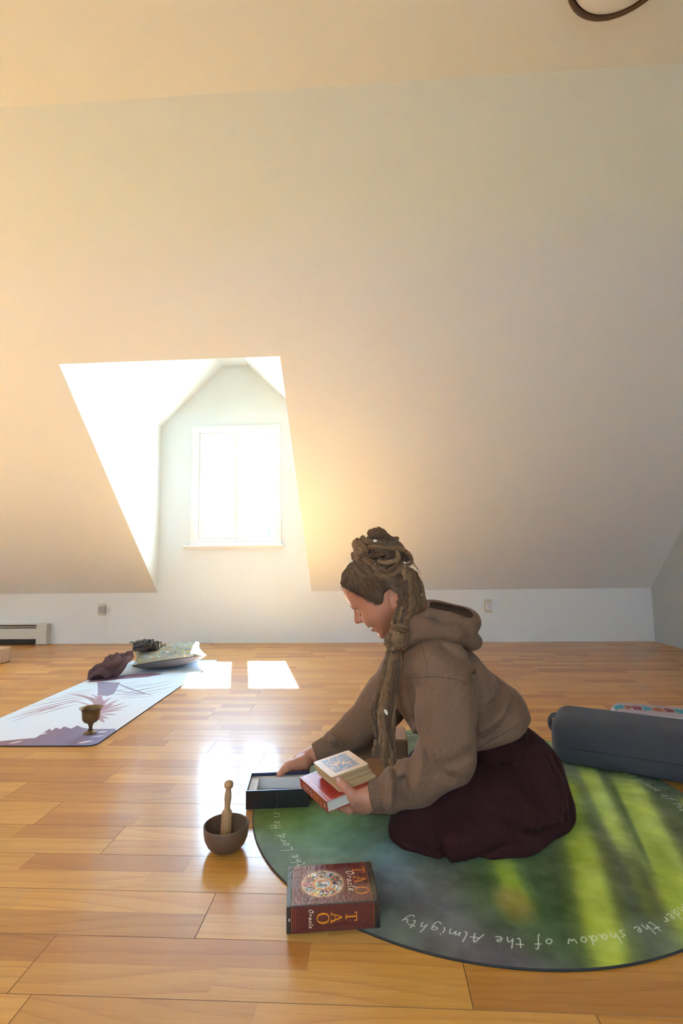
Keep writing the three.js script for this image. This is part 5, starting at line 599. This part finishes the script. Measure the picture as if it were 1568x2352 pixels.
  lock([[0.068, 0.7705, 3.08], [0.0784, 0.7704, 3.08], [0.0811, 0.7666, 3.08]], 0.0050, 0.2, locks[0]);
  lock([[0.0843, 0.7388, 3.13], [0.0946, 0.7204, 3.132], [0.1072, 0.709, 3.13], [0.1122, 0.713, 3.125], [0.102, 0.7278, 3.12]], 0.0065, 0.3, locks[2]);
  lock([[-0.0053, 0.7852, 3.11], [0.0097, 0.7957, 3.118], [0.0245, 0.7981, 3.12], [0.0411, 0.7897, 3.116], [0.052, 0.7764, 3.112], [0.0569, 0.7615, 3.12]], 0.0125, 0.2, locks[0]);
  lock([[0.0056, 0.7782, 3.135], [0.0239, 0.784, 3.14], [0.0421, 0.7775, 3.138], [0.0527, 0.7628, 3.136]], 0.0115, 0.2, locks[2]);
  lock([[-0.0435, 0.7704, 3.12], [-0.0481, 0.7592, 3.126], [-0.0415, 0.7458, 3.138], [-0.0462, 0.7294, 3.142], [-0.0502, 0.715, 3.14]], 0.0085, 0.2, locks[3]);
  lock([[-0.0294, 0.7639, 3.138], [-0.0167, 0.7469, 3.15], [-0.0132, 0.7359, 3.156], [-0.026, 0.7289, 3.154], [-0.0406, 0.7329, 3.145]], 0.0082, 0.3, locks[1]);
  lock([[-0.0387, 0.7512, 3.14], [-0.0277, 0.7398, 3.152], [-0.0314, 0.7254, 3.156], [-0.0426, 0.7148, 3.15], [-0.0318, 0.7002, 3.158]], 0.0078, 0.3, locks[3]);
  lock([[-0.0416, 0.7742, 3.118], [-0.0332, 0.7661, 3.13], [-0.0221, 0.7601, 3.14], [-0.0186, 0.7471, 3.146]], 0.0072, 0.3, locks[1]);
  lock([[-0.05, 0.7369, 3.135], [-0.0519, 0.7259, 3.138], [-0.0464, 0.7113, 3.146], [-0.0355, 0.6967, 3.158], [-0.0248, 0.6841, 3.164]], 0.0070, 0.3, locks[0]);
  lock([[0.0119, 0.737, 3.168], [0.0332, 0.7349, 3.172], [0.0505, 0.7204, 3.176], [0.0396, 0.7099, 3.178], [0.022, 0.7137, 3.176]], 0.0075, 0.3, locks[2]);
  for (let i = 0; i < 9; i++) { const a = i / 9 * PI * 1.5 + 0.3, c = [0.0334, 0.7445, 3.07], q = []; for (let j = 0; j < 6; j++) { const b = a + j * 0.42, rr = 0.048 + 0.012 * r(); q.push([c[0] + rr * cos(b) * 1.05, c[1] + 0.030 - 0.012 * i * 0.6 + 0.010 * r(), c[2] - abs(rr * sin(b)) * 0.95]); } lock(q, 0.0088, 0.3); }
  part('dreadlock', tube([[0.1226, 0.7129, 3.12], [0.1303, 0.6964, 3.12], [0.1408, 0.6817, 3.12], [0.1474, 0.6707, 3.12], [0.1498, 0.6634, 3.12]], (t) => 0.0026 * (1 - 0.85 * t), 20, 6), locks[1], person);
  // fall from the crown behind the ear to the tie
  const fall = [[[0.0934, 0.6904, 3.168], [0.0952, 0.6368, 3.178], [0.0892, 0.5761, 3.19], [0.071, 0.5337, 3.212]], [[0.1066, 0.6927, 3.16], [0.1115, 0.6366, 3.176], [0.1037, 0.5763, 3.194], [0.0804, 0.5293, 3.216]], [[0.1175, 0.6874, 3.148], [0.1247, 0.6361, 3.168], [0.1162, 0.5722, 3.19], [0.0912, 0.5243, 3.214]], [[0.1252, 0.6795, 3.13], [0.1374, 0.6289, 3.15], [0.1292, 0.5688, 3.18], [0.1013, 0.5172, 3.206]], [[0.1296, 0.6726, 3.105], [0.1478, 0.6249, 3.12], [0.1434, 0.5723, 3.15], [0.1108, 0.5142, 3.192]], [[0.1263, 0.6682, 3.08], [0.151, 0.6179, 3.085], [0.1515, 0.5736, 3.12], [0.1195, 0.5121, 3.175]], [[0.0838, 0.6705, 3.174], [0.0859, 0.6247, 3.182], [0.0791, 0.5702, 3.192], [0.0627, 0.5359, 3.21]], [[0.0982, 0.6554, 3.178], [0.0998, 0.6066, 3.19], [0.0943, 0.565, 3.202], [0.0752, 0.5251, 3.22]], [[0.1108, 0.649, 3.174], [0.1158, 0.6002, 3.188], [0.1074, 0.559, 3.204], [0.0847, 0.5179, 3.22]], [[0.1274, 0.6417, 3.152], [0.1319, 0.5953, 3.172], [0.1214, 0.5519, 3.194], [0.0958, 0.5147, 3.214]], [[0.0787, 0.649, 3.166], [0.0799, 0.603, 3.17], [0.0717, 0.5551, 3.186], [0.0565, 0.5235, 3.206]], [[0.1068, 0.6777, 3.17], [0.108, 0.6209, 3.184], [0.1007, 0.5682, 3.198], [0.0772, 0.5135, 3.222]]];
  for (const q of fall) lock(q, 0.0100, 0.15);
  // hanging ends
  const hang = [[[0.0484, 0.4682, 3.222], [0.0392, 0.4341, 3.232], [0.0281, 0.3963, 3.24], [0.0195, 0.3677, 3.243], [0.0073, 0.3391, 3.245], [0.0038, 0.3258, 3.246], [-0.0072, 0.3116, 3.247], [-0.0059, 0.2917, 3.248], [0.003, 0.2637, 3.25], [0.0064, 0.2358, 3.252]], [[0.0072, 0.2339, 3.252], [0.004, 0.2153, 3.253], [-0.0035, 0.1924, 3.255]], [[0.0523, 0.4648, 3.226], [0.0447, 0.4155, 3.238], [0.0336, 0.3782, 3.246], [0.0228, 0.3404, 3.25], [0.0166, 0.3121, 3.252], [0.0152, 0.284, 3.254], [0.0174, 0.2561, 3.256], [0.0154, 0.2208, 3.258]], [[0.0602, 0.4654, 3.23], [0.0525, 0.4167, 3.244], [0.0454, 0.3795, 3.252], [0.04, 0.342, 3.256], [0.0336, 0.3043, 3.258], [0.0287, 0.2763, 3.26], [0.0288, 0.2486, 3.262], [0.0255, 0.2211, 3.264], [0.0233, 0.1938, 3.266], [0.0285, 0.1685, 3.268], [0.0324, 0.1555, 3.27]], [[0.0683, 0.4654, 3.23], [0.0624, 0.4171, 3.246], [0.0556, 0.38, 3.254], [0.0484, 0.3329, 3.258], [0.0432, 0.2953, 3.26], [0.0406, 0.2675, 3.262], [0.0342, 0.2305, 3.264], [0.031, 0.1938, 3.266], [0.0363, 0.1742, 3.268], [0.0407, 0.1648, 3.27]], [[0.0756, 0.4647, 3.226], [0.0731, 0.4159, 3.24], [0.0643, 0.3791, 3.25], [0.0564, 0.3324, 3.256], [0.0495, 0.2948, 3.258], [0.0445, 0.2669, 3.26], [0.0417, 0.2299, 3.262], [0.0468, 0.2025, 3.264], [0.0446, 0.1791, 3.266]], [[0.0799, 0.4597, 3.22], [0.0707, 0.3959, 3.238], [0.0591, 0.3496, 3.248], [0.0537, 0.3122, 3.252], [0.0509, 0.2657, 3.256], [0.0515, 0.2286, 3.258], [0.0535, 0.1918, 3.26], [0.0499, 0.1646, 3.262]], [[0.0534, 0.4427, 3.236], [0.0397, 0.3888, 3.25], [0.0308, 0.3515, 3.256], [0.0257, 0.3048, 3.26], [0.023, 0.2674, 3.262], [0.0335, 0.2324, 3.264]], [[0.0502, 0.4518, 3.22], [0.0366, 0.4045, 3.232], [0.0235, 0.367, 3.24], [0.0131, 0.3287, 3.242], [0.0097, 0.3002, 3.244], [0.0129, 0.2625, 3.246], [0.0029, 0.2174, 3.248]], [[0.0637, 0.4434, 3.24], [0.0538, 0.3901, 3.256], [0.0441, 0.344, 3.264], [0.038, 0.316, 3.266], [0.035, 0.2879, 3.267], [0.0388, 0.2506, 3.268]], [[0.0706, 0.4509, 3.238], [0.0656, 0.3989, 3.252], [0.0575, 0.3578, 3.258], [0.0465, 0.3149, 3.262], [0.0398, 0.2832, 3.264], [0.0419, 0.2462, 3.266], [0.0489, 0.2126, 3.266]], [[0.0577, 0.459, 3.215], [0.0498, 0.4036, 3.228], [0.0414, 0.3568, 3.238], [0.0359, 0.3009, 3.246], [0.0208, 0.2447, 3.25]]];
  hang.forEach((q, i) => lock(q, 0.0078 - 0.0006 * (i % 3), 0.45));
  // the tie: two locks wound round the bundle
  const ring = (pts, rr) => lock(pts, rr, 0.1, locks[1]);
  ring([[0.0562, 0.5101, 3.205], [0.0595, 0.5246, 3.232], [0.0731, 0.532, 3.246], [0.0895, 0.5272, 3.24], [0.102, 0.5112, 3.215]], 0.0070); ring([[0.0579, 0.5114, 3.215], [0.0457, 0.5021, 3.235], [0.0385, 0.4905, 3.244], [0.0426, 0.4786, 3.25], [0.0533, 0.4717, 3.254], [0.0686, 0.4765, 3.25], [0.0844, 0.4774, 3.236]], 0.0072);
  ring([[0.0892, 0.4765, 3.225], [0.0724, 0.4835, 3.238], [0.0541, 0.4809, 3.24], [0.0446, 0.4827, 3.225]], 0.0062); ring([[0.0618, 0.5228, 3.225], [0.0769, 0.5213, 3.246], [0.0934, 0.514, 3.236]], 0.0060);
  for (let i = 0; i < 6; i++) { const x = 480 + i * 32; lock([V3([0.0578, 0.5224, 3.222]).add(new THREE.Vector3(i * 0.0078, 0, 0.004 * (i % 2))), V3([0.055, 0.4971, 3.228]).add(new THREE.Vector3(i * 0.0074, 0, 0.006 * (i % 3))), V3([0.0502, 0.4652, 3.228]).add(new THREE.Vector3(i * 0.0070, 0, 0.004 * (i % 2)))], 0.0082, 0.1); }
  // beads
  const shell = std({ color: col(0.72, 0.68, 0.60), roughness: 0.3 }), red = std({ color: col(0.45, 0.05, 0.04), roughness: 0.5 });
  const bead = (p, s, m, rot = 0) => part('bead', new THREE.SphereGeometry(1, 16, 12).scale(...s).rotateZ(rot).translate(...p), m, person);
  bead([0.0333, 0.3116, 3.274], [0.004, 0.008, 0.004], shell, 0.5); bead([0.147, 0.6053, 3.135], [0.004, 0.006, 0.004], shell); bead([0.0143, 0.7677, 3.162], [0.006, 0.004, 0.004], shell); bead([-0.0568, 0.7092, 3.15], [0.005, 0.004, 0.004], shell); bead([0.1546, 0.5752, 3.14], [0.006, 0.010, 0.008], red, 0.3); bead([0.1659, 0.5768, 3.13], [0.006, 0.008, 0.007], std({ color: col(0.25, 0.12, 0.06), roughness: 0.6 }), 0.3);
  // hair combed back from the hairline to the crown in thin wavy strands
  { const line0 = [[0.0965, 0.1275], [0.088, 0.1185], [0.076, 0.1095], [0.060, 0.086], [0.0475, 0.066], [0.036, 0.044], [0.0255, 0.026], [0.012, 0.020], [-0.004, 0.030], [-0.022, 0.046], [-0.040, 0.040]], groups = [[], [], []];
    for (let i = 0; i < 420; i++) { const s = i % 5 === 0 ? -1 : 1, a = Math.pow(r(), 0.75) * (line0.length - 1.001), k0 = floor(a), f = a - k0, front = a < 1.6; const st = [lerp(line0[k0][0], line0[k0 + 1][0], f), lerp(line0[k0][1], line0[k0 + 1][1], f), s * (front ? (r() - 0.2) * 0.055 : 0.045 + 0.03 * r())], dp = r() * 0.35, en = [0.006 + 0.022 * r(), 0.160 + 0.01 * r(), s * (0.004 + 0.045 * r())], q = [], wv = r() * 9, wa = 0.0022 + 0.0030 * r();
      for (let j = 0; j <= 7; j++) { const t = lerp(dp * (a > 1 ? 1 : 0), 1, j / 7); q.push(onHead(lerp(st[0], en[0], t) + wa * sin(wv + t * 16), lerp(st[1], en[1], t) + wa * cos(wv * 2 + t * 13), lerp(st[2], en[2], t * t) + 0.014 * s * sin(PI * t), 0.0035 + 0.0065 * sin(PI * clamp(t * 0.9 + 0.06, 0, 1)) + 0.002 * r())); }
      const rr = 0.0012 + 0.0016 * r(); groups[i % 3].push(tube(q, (t) => rr * (0.12 + 1.1 * sin(PI * clamp(t * 0.85 + 0.02, 0, 1))), 18, 5, false)); }
    groups.forEach((g, i) => { const m = part('combed_hair', merge(g), locks[[0, 2, 1][i]], hair); m.userData.kind = 'stuff'; }); }
  // fine stray hairs along the hairline and the crown
  const stray = []; for (let i = 0; i < 150; i++) { const a = r(), u = lerp(-0.05, 0.098, a), v0 = u > 0.02 ? lerp(0.170, 0.128, (u - 0.02) / 0.078) : 0.170, w = (r() - 0.5) * 0.11, side = i % 3 === 0; let p = side ? [lerp(0.01, 0.09, r()), 0, 0.055 + 0.012 * r()] : [u, v0 - abs(w) * 0.35, w]; if (side) p[1] = lerp(0.03, 0.125, (p[0] - 0.01) / 0.08) + 0.01 * r(); const d = [(r() - 0.3) * 0.02, (side ? -0.012 : 0.014) * r(), (r() - 0.5) * 0.012], c = 0.007 * (r() - 0.5);
    stray.push(tube([fromHead(...p), fromHead(p[0] + d[0] * 0.5 + c, p[1] + d[1] * 0.6, p[2] + d[2] * 0.5 + (side ? 0.004 : 0)), fromHead(p[0] + d[0], p[1] + d[1] - c, p[2] + d[2])], (t) => 0.00035 * (1.2 - t), 5, 4, false)); }
  const sh = part('stray_hairs', merge(stray), locks[3], hair); sh.userData.kind = 'stuff';
}

scene.traverse((o) => { if (o.isMesh) { o.castShadow = true; o.receiveShadow = true; } });
renderer.render(scene, camera);
